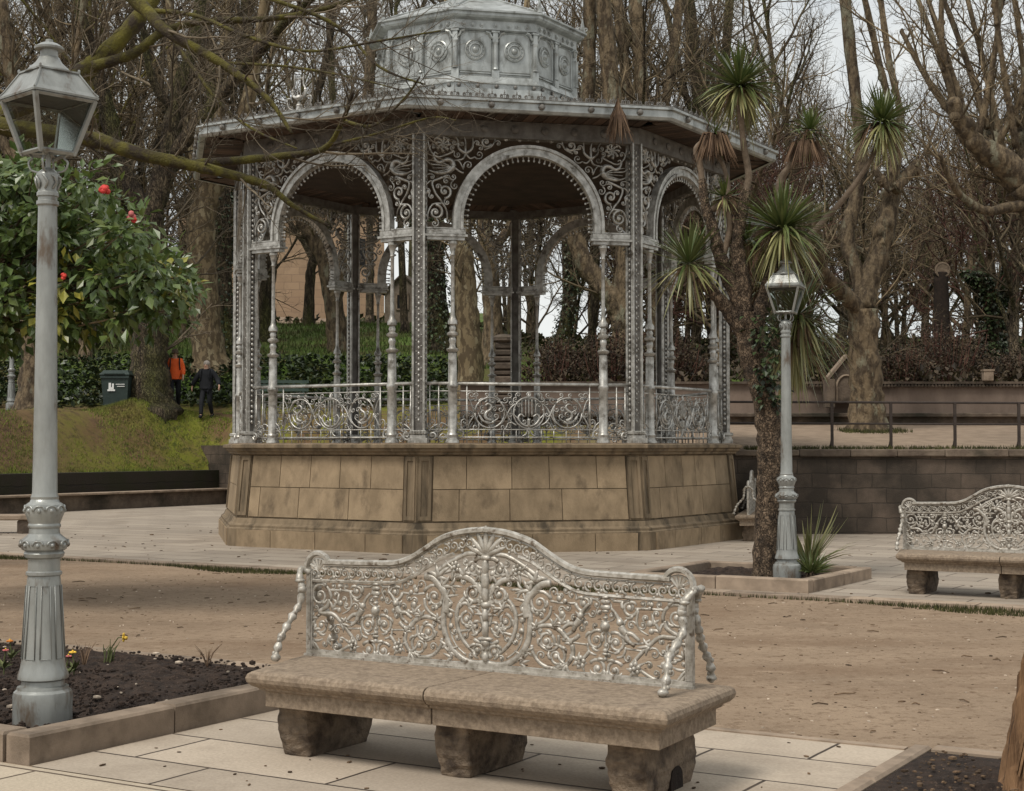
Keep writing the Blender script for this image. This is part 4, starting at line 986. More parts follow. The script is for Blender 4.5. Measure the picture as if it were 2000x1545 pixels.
for s in (-1, 1):
    mb = MB(); mb.disc_y((s*hf/2, -ap, 8.27), [(.185, -.01), (.185, .018), (.165, .03), (.150, .012), (.13, .012), (.12, .03), (.1, .035), (.085, .014), (.06, .014), (.05, .035), (.03, .05), (.006, .054)], 24)
    for k in range(14):
        a = 2*PI*k/14; mb.blob((s*hf/2+.14*math.cos(a), -ap-.016, 8.27+.14*math.sin(a)), (.016, .012, .016), 5, 3)
    md = mb.build('medallion', M['zinc'], dr, True, auto=30)
    for i in range(1, 8):
        c = md.copy(); col.objects.link(c); c.parent = dr; c.rotation_euler.z = R(45*i)
for i in range(1, 8):
    for pn in pns: c = pn.copy(); col.objects.link(c); c.parent = dr; c.rotation_euler.z = R(45*i)
def drum_pil(x, y, nm='drum_pilaster'):
    mb = MB(); mb.box((x, y, 7.80), (.13, .09, .24), bev=.01); mb.box((x, y, 8.16), (.075, .07, .50)); mb.box((x, y, 8.42), (.10, .085, .03)); mb.box((x, y, 8.50), (.085, .08, .14)); mb.box((x, y, 8.585), (.14, .11, .03))
    for s in (-1, 1): mb.tube(smooth([Vector(p) for p in ((x, y-.01, 8.46), (x+s*.07, y-.01, 8.50), (x+s*.10, y-.01, 8.56), (x+s*.17, y-.01, 8.58))], 3), .022, 5)
    mb.lathe([(.05, 7.93), (.042, 7.96), (.04, 8.35), (.05, 8.4)], 8, (x, y-.03, 0))
    return mb.build(nm, M['zinc'], dr)
p1 = drum_pil(0, -ap-.02); p2 = drum_pil(0, -RD-.02); p2.rotation_euler.z = R(22.5)
for i in range(1, 8):
    for q, off in ((p1, 0), (p2, 22.5)):
        c = q.copy(); col.objects.link(c); c.parent = dr; c.rotation_euler.z = R(45*i+off)
mb = MB(); mb.rings([octring(RD+.02, 8.60), octring(RD+.06, 8.62), octring(RD+.06, 8.77), octring(1.96, 8.80), octring(2.0, 8.83), octring(2.0, 8.875), octring(2.05, 8.885), octring(2.05, 8.915), octring(1.98, 8.93)], 0)
for i in range(8):
    mb.M = Matrix.Rotation(R(45*i), 4, 'Z')
    for x in (-.56, -.4, -.24, .0, .24, .4, .56): mb.disc_y((x, -(RD+.06)*C8, 8.695), [(.045, -.01), (.045, .014), (.03, .014), (.025, .03), (.006, .034)], 10)
mb.M = None; cc = mb.build('cupola_cornice', M['zinc'], band)
mb = MB(); mb.rings([octring(2.0, 8.92), octring(.45, 9.55), octring(.40, 9.75), octring(.46, 9.8), octring(.1, 10.1), octring(.02, 10.6)], 0); cr2 = mb.build('cupola_roof', M['zinc'], band)
mb = MB()
for k in range(8):
    a, b = Vector(octring(2.0, 8.93)[k]), Vector(octring(.45, 9.56)[k]); mb.tube([a, b], .02, 5)
    c = Vector(octring(1.97, 8.93)[k]); mb.tube([c, c+Vector((0, 0, .12)), c+Vector((0, 0, .26))], [.06, .035, .006], 5)
    for s in (-1, 1): mb.tube([c+Vector((s*p[0], 0, .05+p[1])) for p in spiral((.06, .02), .05, 180, 1.1, 1, 9)], .012, 4)
mb.build('roof_ribs', M['zinc'], cr2)
mb = MB(); mb.rings([octring(2.0, 7.66), octring(1.96, 7.665)], cap=False)
for i in range(8):
    mb.M = Matrix.Rotation(R(45*i), 4, 'Z')
    for x in (-.66, -.33, 0, .33, .66): mb.disc_y((x, -1.96*C8, 7.61), [(.035, -.01), (.035, .03), (.01, .05)], 8)
mb.build('drum_bosses', M['iron_dark'], dr)
for o in (dr, cc, cr2): o.location.z = .17
mb = MB(); mb.rings([octring(2.02, 7.5), octring(2.0, 7.735)], 0, cap=False); mb.build('drum_flashing', M['zinc'], band)

# ================================================================ WALLS AND RAILINGS
def wall_mat(name, c1, c2, cj, bw, rh, dirt, dt, rot=(R(90), 0, 0)):
    m = paving(name, c1, c2, cj, bw, rh, .5, 0, .012, dirt=dirt, dt=dt, wan=.07)
    for n_ in m.node_tree.nodes:
        if n_.type == 'MAPPING': n_.inputs['Rotation'].default_value = rot
        if n_.type == 'BUMP': n_.inputs['Distance'].default_value = .02
    return m
M['ashlar'] = wall_mat('terrace_wall_blocks', (.135, .10, .075), (.085, .064, .048), (.065, .05, .038), .55, .27, (.018, .015, .011), (.37, .58))
M['darkwall'] = wall_mat('black_mossy_wall', (.035, .028, .02), (.025, .02, .015), (.012, .01, .008), .9, .3, (.02, .022, .008), (.45, .6), (R(90), 0, R(-59)))
tw = empty('terrace_wall', (4.2, 28.4, 0), 0, 'long stained block retaining wall below the iron railing, topped with moss', 'wall')
mb = MB(); mb.box((7.0, .25, .62), (14.2, .5, 1.64)); mb.build('wall_body', M['ashlar'], tw)
mb = MB(); x = -.1
while x < 14:
    l = rnd(.7, 1.2); mb.box((x+l/2, .22, 1.50), (l-.015, .62, .13+rnd(-.02, .02)), bev=.02, tint=rnd(-1, 1)); x += l
mb.build('coping_stones', M['wallstone'], tw)
mb = MB(); mb.box((-.1, 4.0, .62), (.5, 7.6, 1.64)); mb.build('return_wall', M['ashlar'], tw)
ra = empty('iron_railing', (4.6, 28.95, 1.56), 0, 'thin dark iron railing of two rails along the top of the terrace wall', 'railing')
mb = MB(); mb.tube([(-.5, 0, .90), (10, 0, .86)], .022, 6); mb.build('rail', M['rust'], ra); mb = MB(); mb.tube([(-.5, 0, .50), (10, 0, .45)], .018, 6); mb.build('rail', M['rust'], ra)
for px in (1510, 1625, 1740, 1865, 1990, 2115):
    x = (px-1000)/3000*28.95-4.6
    mb = MB(); mb.box((x, 0, .43), (.05, .045, .9)); mb.tube([(x, 0, .25), (x-.02, .02, .1), (x-.05, .1, -.03)], .02, 5); mb.build('post', M['rust'], ra)
rw = empty('rear_wall', (6, 38.6, 2.1), 0, 'plastered wall with tile coping and stone ledge behind the terrace path', 'wall')
mb = MB(); mb.box((1.2, .2, .55), (17, .35, 1.1)); mb.build('wall_body', M['plaster'], rw)
mb = MB(); mb.box((1.2, .17, 1.12), (17.1, .5, .06)); mb.build('coping', M['wallstone'], rw)
mb = MB()
for i in range(95): mb.tube([(1.5+i*.085, -.10, 1.03), (1.5+i*.085, .12, 1.10)], .036, 5, rnd(-.8, .8))
mb.build('tile_course', M['wallstone'], rw)
mb = MB(); mb.box((1.2, -.22, .30), (17, .46, .10), bev=.015); mb.box((1.2, -.16, .1), (17, .3, .32)); mb.build('ledge', M['wallstone'], rw)
nc = empty('wall_niche', AT(1652, 780, 38.2), 0, 'small gabled stone niche set against the rear wall beside the pollarded trunk', 'niche')
mb = MB(); mb.plate([(-.36, -.1), (.36, -.1), (.36, .55), (.0, .98), (-.36, .55)], -.05, .3); mb.box((-.42, 0, .15), (.2, .5, .7)); mb.box((.42, 0, .15), (.2, .5, .7)); mb.build('gabled_slab', M['wallstone'], nc)
mb = MB()
for s in (-1, 1): mb.hexa([(s*.46 if s > 0 else -.46, -.12, .46), (s*.46+.001, .32, .46), (0.001, .32, 1.02), (0, -.12, 1.02)], [(s*.46, -.12, .56), (s*.46+.001, .32, .56), (.001, .32, 1.12), (0, -.12, 1.12)])
mb.build('gable_coping', M['kerb'], nc)
mb = MB(); mb.tube([(.24*math.cos(R(a)), -.06, .3+.3*math.sin(R(a))) for a in range(0, 181, 15)], .03, 5); mb.box((-.24, -.06, .1), (.06, .05, .4)); mb.box((.24, -.06, .1), (.06, .05, .4)); mb.build('arched_frame', M['kerb'], nc)
pb = empty('marker_post', AT(1929, 742, 38.5), 0, 'short pale concrete post standing on the rear wall near the ivy trunk', 'post')
mb = MB(); mb.box((0, 0, .1), (.24, .2, .26), bev=.015); mb.box((0, 0, .24), (.28, .24, .04)); mb.build('block', M['white'], pb); pb.children[0].data.materials[0] = M['kerb']

lw = empty('bank_wall', UV(-29.75, 27), -TH, 'dark mossy retaining wall with a stone bench ledge under the left grass bank', 'wall')
mb = MB(); mb.box((-.33, 1.2, .40), (.92, 17.4, 1.10)); mb.build('wall_body', M['darkwall'], lw)
mb = MB(); y = -7.5
while y < 9.4:
    l = rnd(1.2, 1.8); mb.box((.36, y+l/2, .42), (.5, l-.012, .055), bev=.01, tint=rnd(-.5, .5)); y += l
mb.build('ledge', M['kerb'], lw)
mb = MB(); mb.box((.32, 1.2, .17), (.36, 17.4, .44)); mb.build('ledge_base', M['wallstone'], lw)
rb = empty('rear_terrace_wall', (-2, 36.2, 0), 0, 'retaining wall behind the bandstand seen as dark bands through its railing', 'wall')
mb = MB(); mb.box((3.2, 0, .7), (6.6, .4, 1.7)); mb.build('wall_body', M['ashlar'], rb)
mb = MB(); mb.box((3.2, -.05, 1.56), (6.7, .6, .10)); mb.build('coping', M['wallstone'], rb)
v0 = Vector((-.05, 0, 0)); v1 = Vector((-7.2, 8.75, 0)); dd = (v1-v0); an = math.atan2(dd.y, dd.x)
mb = MB(); mb.box(((v0.x+v1.x)/2+.25, (v0.y+v1.y)/2+.2, .8), (dd.length, .9, 1.7), an); mb.build('wing_wall', M['ashlar'], rb)
mb = MB()
for k in range(3): mb.box((4.6, -.6+k*.34, .25+k*.3), (2.6, .9, .5), tint=rnd(-1, 1))
mb.build('steps', M['wallstone'], rb)

# rough stacked pillar seen through the bandstand
pf = empty('stone_pillar', AT(985, 872, 37.5), 0, 'stack of rough stone layers forming a pillar, seen through the front arch', 'pillar')
pf.location.z = 1.5
mb = MB(); z = 0
while z < 2.6:
    h = rnd(.14, .26); w_ = rnd(.62, .86)*(1-.09*z); mb.box((rnd(-.04, .04), 0, z+h/2), (w_, w_*.8, h-.02), rnd(-.1, .1), rnd(-1, 1), .03); z += h
pf_b = mb.build('stacked_stones', M['wallstone'], pf); mb = MB(); mb.blob((0, 0, z+.08), (.34, .3, .13), 9, 5); mb.box((0, 0, .05), (1.1, .9, .3), bev=.03); mb.build('cap_stone', M['wallstone'], pf)

# slab bench far left
sb = empty('slab_bench', G(10, 1042), R(2), 'low dark stone slab bench at the left edge behind the near lamp', 'bench')
mb = MB(); mb.box((-.2, .1, .30), (1.9, .5, .10), bev=.02); mb.build('slab', M['kerb'], sb)
for s in (-1, 1): mb = MB(); mb.box((-.2+s*.6, .1, .12), (.3, .42, .26), bev=.02); mb.build('leg', M['wallstone'], sb)

# bin
bn = empty('waste_bin', AT(231, 800, 44.5), R(-3), 'dark green plastic waste container with a white emblem beside the thick trunk', 'bin')
mb = MB(); mb.rings([[(-.34, -.3, .05), (.34, -.3, .05), (.34, .3, .05), (-.34, .3, .05)], [(-.40, -.36, .95), (.40, -.36, .95), (.40, .36, .95), (-.40, .36, .95)]]); mb.box((0, -.37, .93), (.84, .05, .06)); mb.box((0, -.33, .12), (.6, .05, .12)); body_ = mb.build('body', M['bin'], bn)
mb = MB(); mb.box((0, 0, 1.0), (.88, .80, .07), bev=.02); mb.rings([[(-.42, -.38, 1.03), (.42, -.38, 1.03), (.42, .38, 1.03), (-.42, .38, 1.03)], [(-.34, -.26, 1.13), (.34, -.26, 1.13), (.34, .3, 1.13), (-.34, .3, 1.13)]]); mb.tube([(-.3, -.42, 1.02), (.3, -.42, 1.02)], .02, 5); lid_ = mb.build('lid', M['bin'], bn)
mb = MB()
for (x, z, w_, h) in ((-.10, .55, .22, .05), (-.14, .66, .07, .2), (-.05, .66, .05, .16), (-.10, .60, .14, .07), (.16, .72, .26, .018), (.18, .66, .22, .018)): mb.box((x, -.352-.02*(z-.5), z), (w_, .012, h))
mb.build('emblem', M['white'], body_)
for s in (-1, 1):
    mb = MB(); mb.disc_y((s*.28, .2, .08), [(.08, -.02), (.08, .03), (.03, .04)], 12); mb.build('wheel', M['dark'], bn)

# green slat bench on the upper path
gb = empty('slat_bench', AT(548, 803, 44.5), R(4), 'dark green slatted park bench on the upper path, seen past the bandstand railing', 'bench')
for z, y in ((.45, -.25), (.45, -.13), (.45, -.01)): mb = MB(); mb.box((0, y, z), (1.6, .09, .035)); mb.build('seat_slat', M['greenbench'], gb)
for z, y in ((.62, .1), (.74, .13), (.86, .16)): mb = MB(); mb.box((0, y, z), (1.6, .03, .085)); mb.build('back_slat', M['greenbench'], gb)
for s in (-1, 1):
    mb = MB(); mb.tube([(s*.65, -.28, 0), (s*.65, -.24, .43), (s*.65, .08, .43), (s*.65, .18, .9)], .025, 5); mb.tube([(s*.65, .08, .43), (s*.65, .14, 0)], .025, 5); mb.build('leg_frame', M['greenbench'], gb)

# ================================================================ BUILDINGS
M['buildstone'] = wall_mat('warm_building_blocks', (.46, .315, .205), (.38, .255, .165), (.27, .19, .13), .9, .45, (.26, .18, .12), (.5, .75))
bl_ = empty('stone_building', AT(600, 640, 92), R(6), 'large warm ochre stone building on the hill behind the left arch', 'building')
mb = MB(); mb.box((-1.5, 4, 3.2), (12.2, 8, 8)); w0 = mb.build('wall', M['buildstone'], bl_)
mb = MB(); mb.hexa([(-8, -.4, 7.2), (5, -.4, 7.2), (5, 8.4, 7.2), (-8, 8.4, 7.2)], [(-6, 3.6, 9.6), (3, 3.6, 9.6), (3, 4.4, 9.6), (-6, 4.4, 9.6)]); mb.build('roof', M['wallstone'], bl_)
mb = MB(); mb.box((-1.5, -.06, .3), (12.3, .12, .5)); mb.box((-1.5, -.08, 7.0), (12.4, .2, .25)); mb.build('plinth_and_cornice', M['greystone'], bl_)
for x in (-6, -4.4, 3.0): mb = MB(); mb.box((x, -.03, 4.6), (.9, .08, 1.6)); mb.build('window', M['dark'], bl_)
ht = empty('stone_hut', AT(786, 616, 84), R(-8), 'small grey stone gabled hut with one dark window on the hill', 'hut')
mb = MB(); mb.plate([(-1.0, -.4), (1.0, -.4), (1.0, 1.3), (0, 2.2), (-1.0, 1.3)], 0, 2.6); mb.build('wall', M['greystone'], ht)
mb = MB()
for s in (-1, 1): mb.hexa([(s*1.15, -.15, 1.15), (s*1.15+.001, 2.75, 1.15), (.001, 2.75, 2.22), (0, -.15, 2.22)], [(s*1.15, -.15, 1.25), (s*1.15+.001, 2.75, 1.25), (.001, 2.75, 2.34), (0, -.15, 2.34)])
mb.build('roof', M['wallstone'], ht)
mb = MB(); mb.box((0, .02, .75), (.55, .1, .75)); wn = mb.build('window', M['dark'], ht); mb = MB()
for x, z, a, c in ((-.32, .75, .08, .9), (.32, .75, .08, .9), (0, 1.16, .72, .08), (0, .33, .72, .08)): mb.box((x, -.02, z), (a, .1, c))
mb.build('frame', M['kerb'], wn)
pth = MB(); pth.add([AT(540, 640, 88)+Vector((0, 0, .05)), AT(690, 646, 88)+Vector((0, 0, .05)), AT(695, 628, 91.5)+Vector((0, 0, .1)), AT(535, 622, 91.5)+Vector((0, 0, .1))], [(0, 1, 2, 3)])
p_ = pth.build('hill_path', M['kerb']); tag(p_, kind='structure')

# ================================================================ TREES
def leaf(mb, p, d, up, L, W, tint, fold=.25):
    d = Vector(d).normalized(); s = d.cross(Vector(up))
    if s.length < 1e-3: s = Vector((1, 0, 0))
    s.normalize(); n_ = s.cross(d); p = Vector(p); m = p+d*L*.5
    mb.add([p, m+s*W*.5+n_*W*fold, p+d*L, m-s*W*.5+n_*W*fold], [(0, 1, 2), (0, 2, 3)], tint)
def rvec(): 
    z = rnd(-1, 1); a = rnd(0, 2*PI); q = math.sqrt(1-z*z); return Vector((q*math.cos(a), q*math.sin(a), z))
def grow(mt_, mc, p, d, L, r, lvl, P):
    """one branch and everything that grows from it"""
    n = P['seg'][lvl]; pts = [p.copy()]; q = p.copy(); d = d.copy(); rs = [r]; rt_ = r*P['tip'][lvl]
    for i in range(n):
        d = (d+rvec()*P['wig'][lvl]+Vector((0, 0, P['up'][lvl]))).normalized(); q = q+d*(L/n); pts.append(q.copy()); rs.append(r+(rt_-r)*(i+1)/n)
    tgt = mt_ if lvl <= P['tl'] else mc
    tgt.tube(pts, rs, P['sides'][lvl], rnd(-1, 1), cap=False)
    if lvl+1 >= len(P['seg']): return
    m = P['n'][lvl]; m = max(1, int(m*rnd(.75, 1.25)))
    az = rnd(0, 6.28)
    for k in range(m):
        t = P['t0'][lvl]+(1-P['t0'][lvl])*(k+rnd(.2, .8))/m; f = t*n; i = min(int(f), n-1); pp = pts[i].lerp(pts[i+1], f-i); dd_ = (pts[i+1]-pts[i]).normalized()
        az += 2.4+rnd(-.5, .5); a = R(P['ang'][lvl]*rnd(.7, 1.25)); s = dd_.orthogonal().normalized(); s = Matrix.Rotation(az, 3, dd_) @ s
        nd = dd_*math.cos(a)+s*math.sin(a); rr = rs[i]+(rs[i+1]-rs[i])*(f-i)
        grow(mt_, mc, pp, nd, L*P['lr'][lvl]*rnd(.65, 1.15)*(1.15-.5*t), min(rr*.75, r*P['rr'][lvl]), lvl+1, P)
PA = dict(seg=[9, 7, 6, 4, 3], wig=[.10, .2, .26, .3, .3], up=[.06, .08, .05, .03, .02], tip=[.3, .25, .3, .4, .5], sides=[9, 6, 4, 3, 3], n=[10, 8, 7, 6], t0=[.25, .15, .1, .1], ang=[42, 48, 50, 48], lr=[.55, .55, .5, .5], rr=[.5, .5, .45, .5], tl=1)
PT = dict(PA, n=[14, 8, 7, 5], t0=[.42, .2, .1, .1], lr=[.34, .55, .55, .55], ang=[36, 40, 48, 50], up=[.10, .16, .08, .04, .02])
PD = dict(PA, seg=[6, 6, 5, 4, 3], n=[10, 8, 7, 4], t0=[.12, .1, .1, .1], lr=[.75, .55, .55, .5], ang=[48, 50, 52, 50], wig=[.16, .26, .32, .34, .34])
def proto(name, H_, r, P, bark, twig, lean=0.0, seed=1):
    random.seed(seed)
    root = empty(name, (0, 0, 0)); a, b = MB(), MB()
    grow(a, b, Vector((0, 0, -.3)), Vector((lean, 0, 1)).normalized(), H_, r, 0, P)
    a.lathe([(r*1.7, -.3), (r*1.35, .15), (r*1.02, .6)], 10)
    a.build('trunk', bark, root, True); b.build('crown', twig, root, True); return root
protoA = [proto('bare_tree', 15, .2, PA, M['bark'], M['twig2'], .05, 3), proto('bare_tree', 17, .19, PT, M['bark2'], M['twig'], -.04, 4), proto('bare_tree', 14, .18, PA, M['mossbark'], M['twig'], .1, 5), proto('bare_tree', 18, .18, PT, M['bark'], M['twig2'], .02, 6)]
protoD = [proto('twiggy_tree', 6.5, .14, PD, M['bark2'], M['twig'], 0, 8), proto('twiggy_tree', 7.5, .13, PD, M['bark'], M['twig'], .1, 9), proto('twiggy_tree', 5.5, .12, PD, M['bark2'], M['bush_red'], -.1, 10)]
LAB_A = 'slender bare tree standing among many others in the wood behind the bandstand'; GR_A = 'bare trees of the wood'
LAB_D = 'low brown twiggy tree in the tangle of bare growth behind the rear wall'; GR_D = 'twiggy trees behind the rear wall'
random.seed(21)
used = set()
def place(protos, px, Y, s, lab, gr):
    X = (px-1000)/3000*Y; k = random.randrange(len(protos)); p = protos[k]
    loc = (X, Y, ground_z(X, Y)-.1); rz = rnd(0, 6.28)
    if id(p) not in used:
        used.add(id(p)); p.location = loc; p.rotation_euler = (0, 0, rz); p.scale = (s, s, s); tag(p, lab, 'tree', gr)
    else:
        c = dup(p, loc, rz, s, lab, gr); c['category'] = 'tree'
spots = []
for i in range(27):                      # the wood behind, denser at the left
    px = -260+i*62+rnd(-18, 18); Y = rnd(58, 82)
    if 500 < px < 700: Y = rnd(94, 104)
    spots.append((px, Y, rnd(.85, 1.2)))
for i in range(13): spots.append((-300+i*120+rnd(-25, 25), rnd(98, 125), rnd(.95, 1.35)))
for i in range(5):
    px = 1360+i*150+rnd(-20, 20); spots.append((px, rnd(70, 100), rnd(.6, .95)))
for i in range(7): spots.append((-120+i*96+rnd(-18, 18), rnd(50, 58) if i < 5 else rnd(60, 70), rnd(.75, 1.1)))
for i in range(3): spots.append((1420+i*66+rnd(-25, 25), rnd(62, 90), rnd(.9, 1.2)))
for px, Y, s in spots: place(protoA, px, Y, s, LAB_A, GR_A)
for i in range(50):
    px = 1230+i*18+rnd(-18, 18); place(protoD, px, rnd(46, 92), rnd(.95, 1.6), LAB_D, GR_D)
for i in range(12):
    place(protoD, 1000+i*36+rnd(-12, 12), rnd(72, 96), rnd(1.0, 1.5), LAB_D, GR_D)
for i in range(14):
    px = -200+i*52+rnd(-20, 20); Y = rnd(60, 76)
    if 480 < px < 720: continue
    place(protoD, px, Y, rnd(.9, 1.5), 'low twiggy tree filling the gaps between trunks on the hill at the left', 'undergrowth trees on the left hill')

PX = dict(seg=[5, 5, 4, 3], wig=[.16, .24, .28, .3], up=[.07, .05, .04, .02], tip=[.4, .35, .4, .5], sides=[5, 4, 3, 3], n=[6, 5, 4], t0=[.15, .12, .1], ang=[45, 48, 48], lr=[.6, .55, .5], rr=[.55, .5, .5], tl=-1)
def traced(name, label, Y, limbs, bark, twig, tw=5, twL=2.2, ivy=None, seed=1, P=PX, root_flare=True, knobs=0, cat='tree', dy=None):
    """limbs traced from the photograph as centre lines with radii in picture pixels at distance Y, then given depth and twigs"""
    random.seed(seed); k = Y/F_
    root = empty(name, AT(limbs[0][0][0][0], limbs[0][0][0][1], Y), 0, label, cat); base = root.location.copy()
    a, b, iv = MB(), MB(), MB()
    for li, lb in enumerate(limbs):
        pts, r0, r1 = lb[0], lb[1], lb[2]; depth = lb[3] if len(lb) > 3 else (0 if li == 0 else rnd(-1, 1)*1.5)
        m = len(pts); q = []
        for i, p in enumerate(pts): q.append(AT(p[0], p[1], Y+depth*(i/(m-1)))-base)
        if li == 0: q.insert(0, q[0]+Vector((0, 0, -1.2)))
        q = smooth(q, 6); n_ = len(q)
        rr = [(r0+(r1-r0)*i/(n_-1))*k*(1+rnd(-.06, .06)) for i in range(n_)]
        if li == 0 and root_flare:
            for i in range(min(12, n_)): rr[i] *= 1+.6*math.exp(-max(0, i-5)*.45)
        a.tube(q, rr, 14 if r0*k > .2 else 8, rnd(-.6, .6), jit=.11)
        if knobs and li > 0:
            for _ in range(knobs):
                i = random.randrange(n_//3, n_); a.blob(q[i]+rvec()*rr[i]*.5, rr[i]*rnd(.7, 1.15), 7, 5, rnd(-.5, .5))
        nt_ = lb[4] if len(lb) > 4 else tw
        for _ in range(nt_):
            t = rnd(.35 if li == 0 else .2, 1); i = min(int(t*(n_-1)), n_-2); d = (q[i+1]-q[i]).normalized(); s = Matrix.Rotation(rnd(0, 6.28), 3, d) @ d.orthogonal().normalized()
            an_ = R(rnd(25, 60)); grow(b, b, q[i], d*math.cos(an_)+s*math.sin(an_), twL*rnd(.5, 1.2), min(rr[i]*.5, .03*twL/2), 0, P)
        if ivy and li in ivy[0]:
            for _ in range(ivy[1]):
                i = random.randrange(0, int(n_*ivy[2])); o_ = rvec(); o_.z *= .3; o_.normalize(); p = q[i]+(q[min(i+1, n_-1)]-q[i])*rnd(0, 1)+o_*(rr[i]*rnd(.95, 1.0)+rnd(.0, .16)**1)
                leaf(iv, p, (o_+Vector((0, 0, -.9))+rvec()*.5), o_, rnd(.1, .17), rnd(.09, .14), rnd(-1, 1))
    a.build('trunk', bark, root, True)
    if b.v: b.build('crown', twig, root, True)
    if iv.v: iv.build('ivy', M['ivy'], root)
    return root
B1, B2, MB_, PL_ = M['bark'], M['bark2'], M['mossbark'], M['plane']; T1, T2 = M['twig'], M['twig2']
traced('old_tree', 'brown rough trunk at the far left, half hidden behind the near lamp and camellia', 44, [([(60, 790), (62, 700), (58, 600), (50, 420), (30, 200), (0, 0)], 26, 14), ([(54, 480), (110, 300), (150, 100), (170, -60)], 12, 5), ([(45, 350), (-30, 200), (-80, 0)], 12, 5)], B2, T1, 6, 3, seed=31)
traced('old_tree', 'thickest dark trunk rising from the mossy mound beside the waste bin', 45.0, [([(292, 788), (292, 720), (294, 640), (288, 520), (290, 420)], 40, 32), ([(290, 430), (240, 340), (215, 240), (190, 140), (150, 0)], 24, 9), ([(290, 420), (325, 320), (345, 200), (380, 80), (400, -60)], 24, 9), ([(345, 220), (300, 160), (280, 60), (270, -50)], 10, 5), ([(325, 320), (420, 200), (507, 98), (560, 40), (640, -30)], 16, 6, -4)], B1, T2, 8, 3.4, seed=32)
traced('plane_tree', 'mottled leaning trunk behind the two walkers, left of the bandstand', 50, [([(412, 715), (403, 640), (398, 540), (392, 450), (405, 380), (425, 330)], 31, 24), ([(425, 330), (470, 250), (500, 120), (520, -40)], 18, 8), ([(405, 380), (370, 280), (340, 150), (330, -40)], 17, 8), ([(425, 330), (430, 200), (440, 60), (450, -40)], 13, 6)], PL_, T1, 8, 3.2, seed=33)
traced('ivy_tree', 'black ivy-covered trunk just left of the bandstand columns', 55, [([(440, 665), (437, 560), (438, 440), (430, 330), (415, 200), (400, 0)], 20, 9)], B1, T2, 10, 3, ivy=([0], 900, .7), seed=34)
traced('bare_tree', 'dark curved trunk behind the left arch, at the left edge of the ochre building', 62, [([(515, 655), (520, 560), (524, 470), (505, 380), (490, 250), (480, 0)], 21, 10), ([(520, 480), (560, 380), (600, 260), (640, 100), (660, -40)], 12, 5)], B1, T2, 7, 3.2, seed=35)
traced('bare_tree', 'dark slim trunk standing in front of the ochre building', 72, [([(602, 640), (605, 560), (612, 510), (640, 450), (660, 360), (650, 200), (640, 0)], 11, 6), ([(612, 510), (590, 470), (560, 420), (540, 300)], 6, 3)], B1, T2, 8, 3, seed=36)
traced('plane_tree', 'brown trunk with a bowed branch between the two left arches', 56, [([(665, 700), (655, 620), (640, 530), (615, 470), (590, 430), (560, 330)], 24, 12), ([(650, 590), (680, 480), (700, 350), (720, 150), (730, -20)], 16, 8)], B2, T1, 7, 3, seed=37)
traced('plane_tree', 'pale mottled plane trunk seen through the front arch, left of centre', 46, [([(918, 775), (918, 680), (912, 600), (905, 500), (900, 400), (890, 250), (880, 0)], 27, 14), ([(903, 450), (960, 340), (1000, 200), (1030, 0)], 14, 6)], PL_, T1, 6, 3, seed=38)
traced('ivy_tree', 'broad black ivy-clad trunk just right of the front-left column', 56, [([(855, 668), (848, 570), (846, 480), (850, 380), (860, 200), (870, 0)], 28, 12), ([(846, 480), (800, 400), (770, 300), (760, 100)], 12, 5)], B1, T2, 7, 3, ivy=([0, 1], 1500, .75), seed=39)
traced('bare_tree', 'brown trunk at the middle of the front arch behind the stacked stone pillar', 52, [([(962, 700), (962, 600), (955, 500), (945, 400), (960, 200), (970, 0)], 22, 11), ([(955, 500), (1010, 420), (1060, 300), (1090, 100)], 10, 5)], B2, T1, 8, 3, seed=40)
traced('ivy_tree', 'thin leaning dark trunk right of centre in the front arch', 60, [([(1100, 668), (1112, 600), (1122, 530), (1110, 450), (1080, 360), (1060, 200)], 15, 8), ([(1120, 540), (1150, 440), (1170, 300), (1180, 100)], 9, 5)], B1, T2, 8, 3, ivy=([0], 700, .6), seed=41)
traced('plane_tree', 'crooked plane tree with a long curved limb behind the front-right column', 47, [([(1218, 720), (1218, 640), (1205, 595), (1175, 560), (1140, 510), (1120, 440), (1125, 340), (1150, 150), (1150, -40)], 27, 12), ([(1216, 650), (1225, 520), (1215, 380), (1195, 180), (1175, -40)], 24, 15)], B2, T1, 8, 3, seed=42)
traced('bare_tree', 'tall straight brown trunk rising above the roof right of the cupola', 52, [([(1290, 700), (1285, 560), (1275, 380), (1255, 180), (1240, 0), (1235, -80)], 17, 12), ([(1275, 380), (1230, 200), (1205, 0)], 12, 9), ([(1270, 300), (1310, 150), (1330, -40)], 12, 7)], B2, T1, 9, 3, seed=43)
traced('bare_tree', 'tall grey trunk above the right end of the bandstand roof, behind the highest palm tuft', 55, [([(1400, 720), (1395, 560), (1385, 400), (1365, 200), (1345, 0), (1340, -60)], 16, 11), ([(1380, 330), (1410, 180), (1425, 0)], 11, 8), ([(1375, 300), (1330, 150), (1290, -40)], 9, 5)], B1, T2, 9, 3, seed=44)
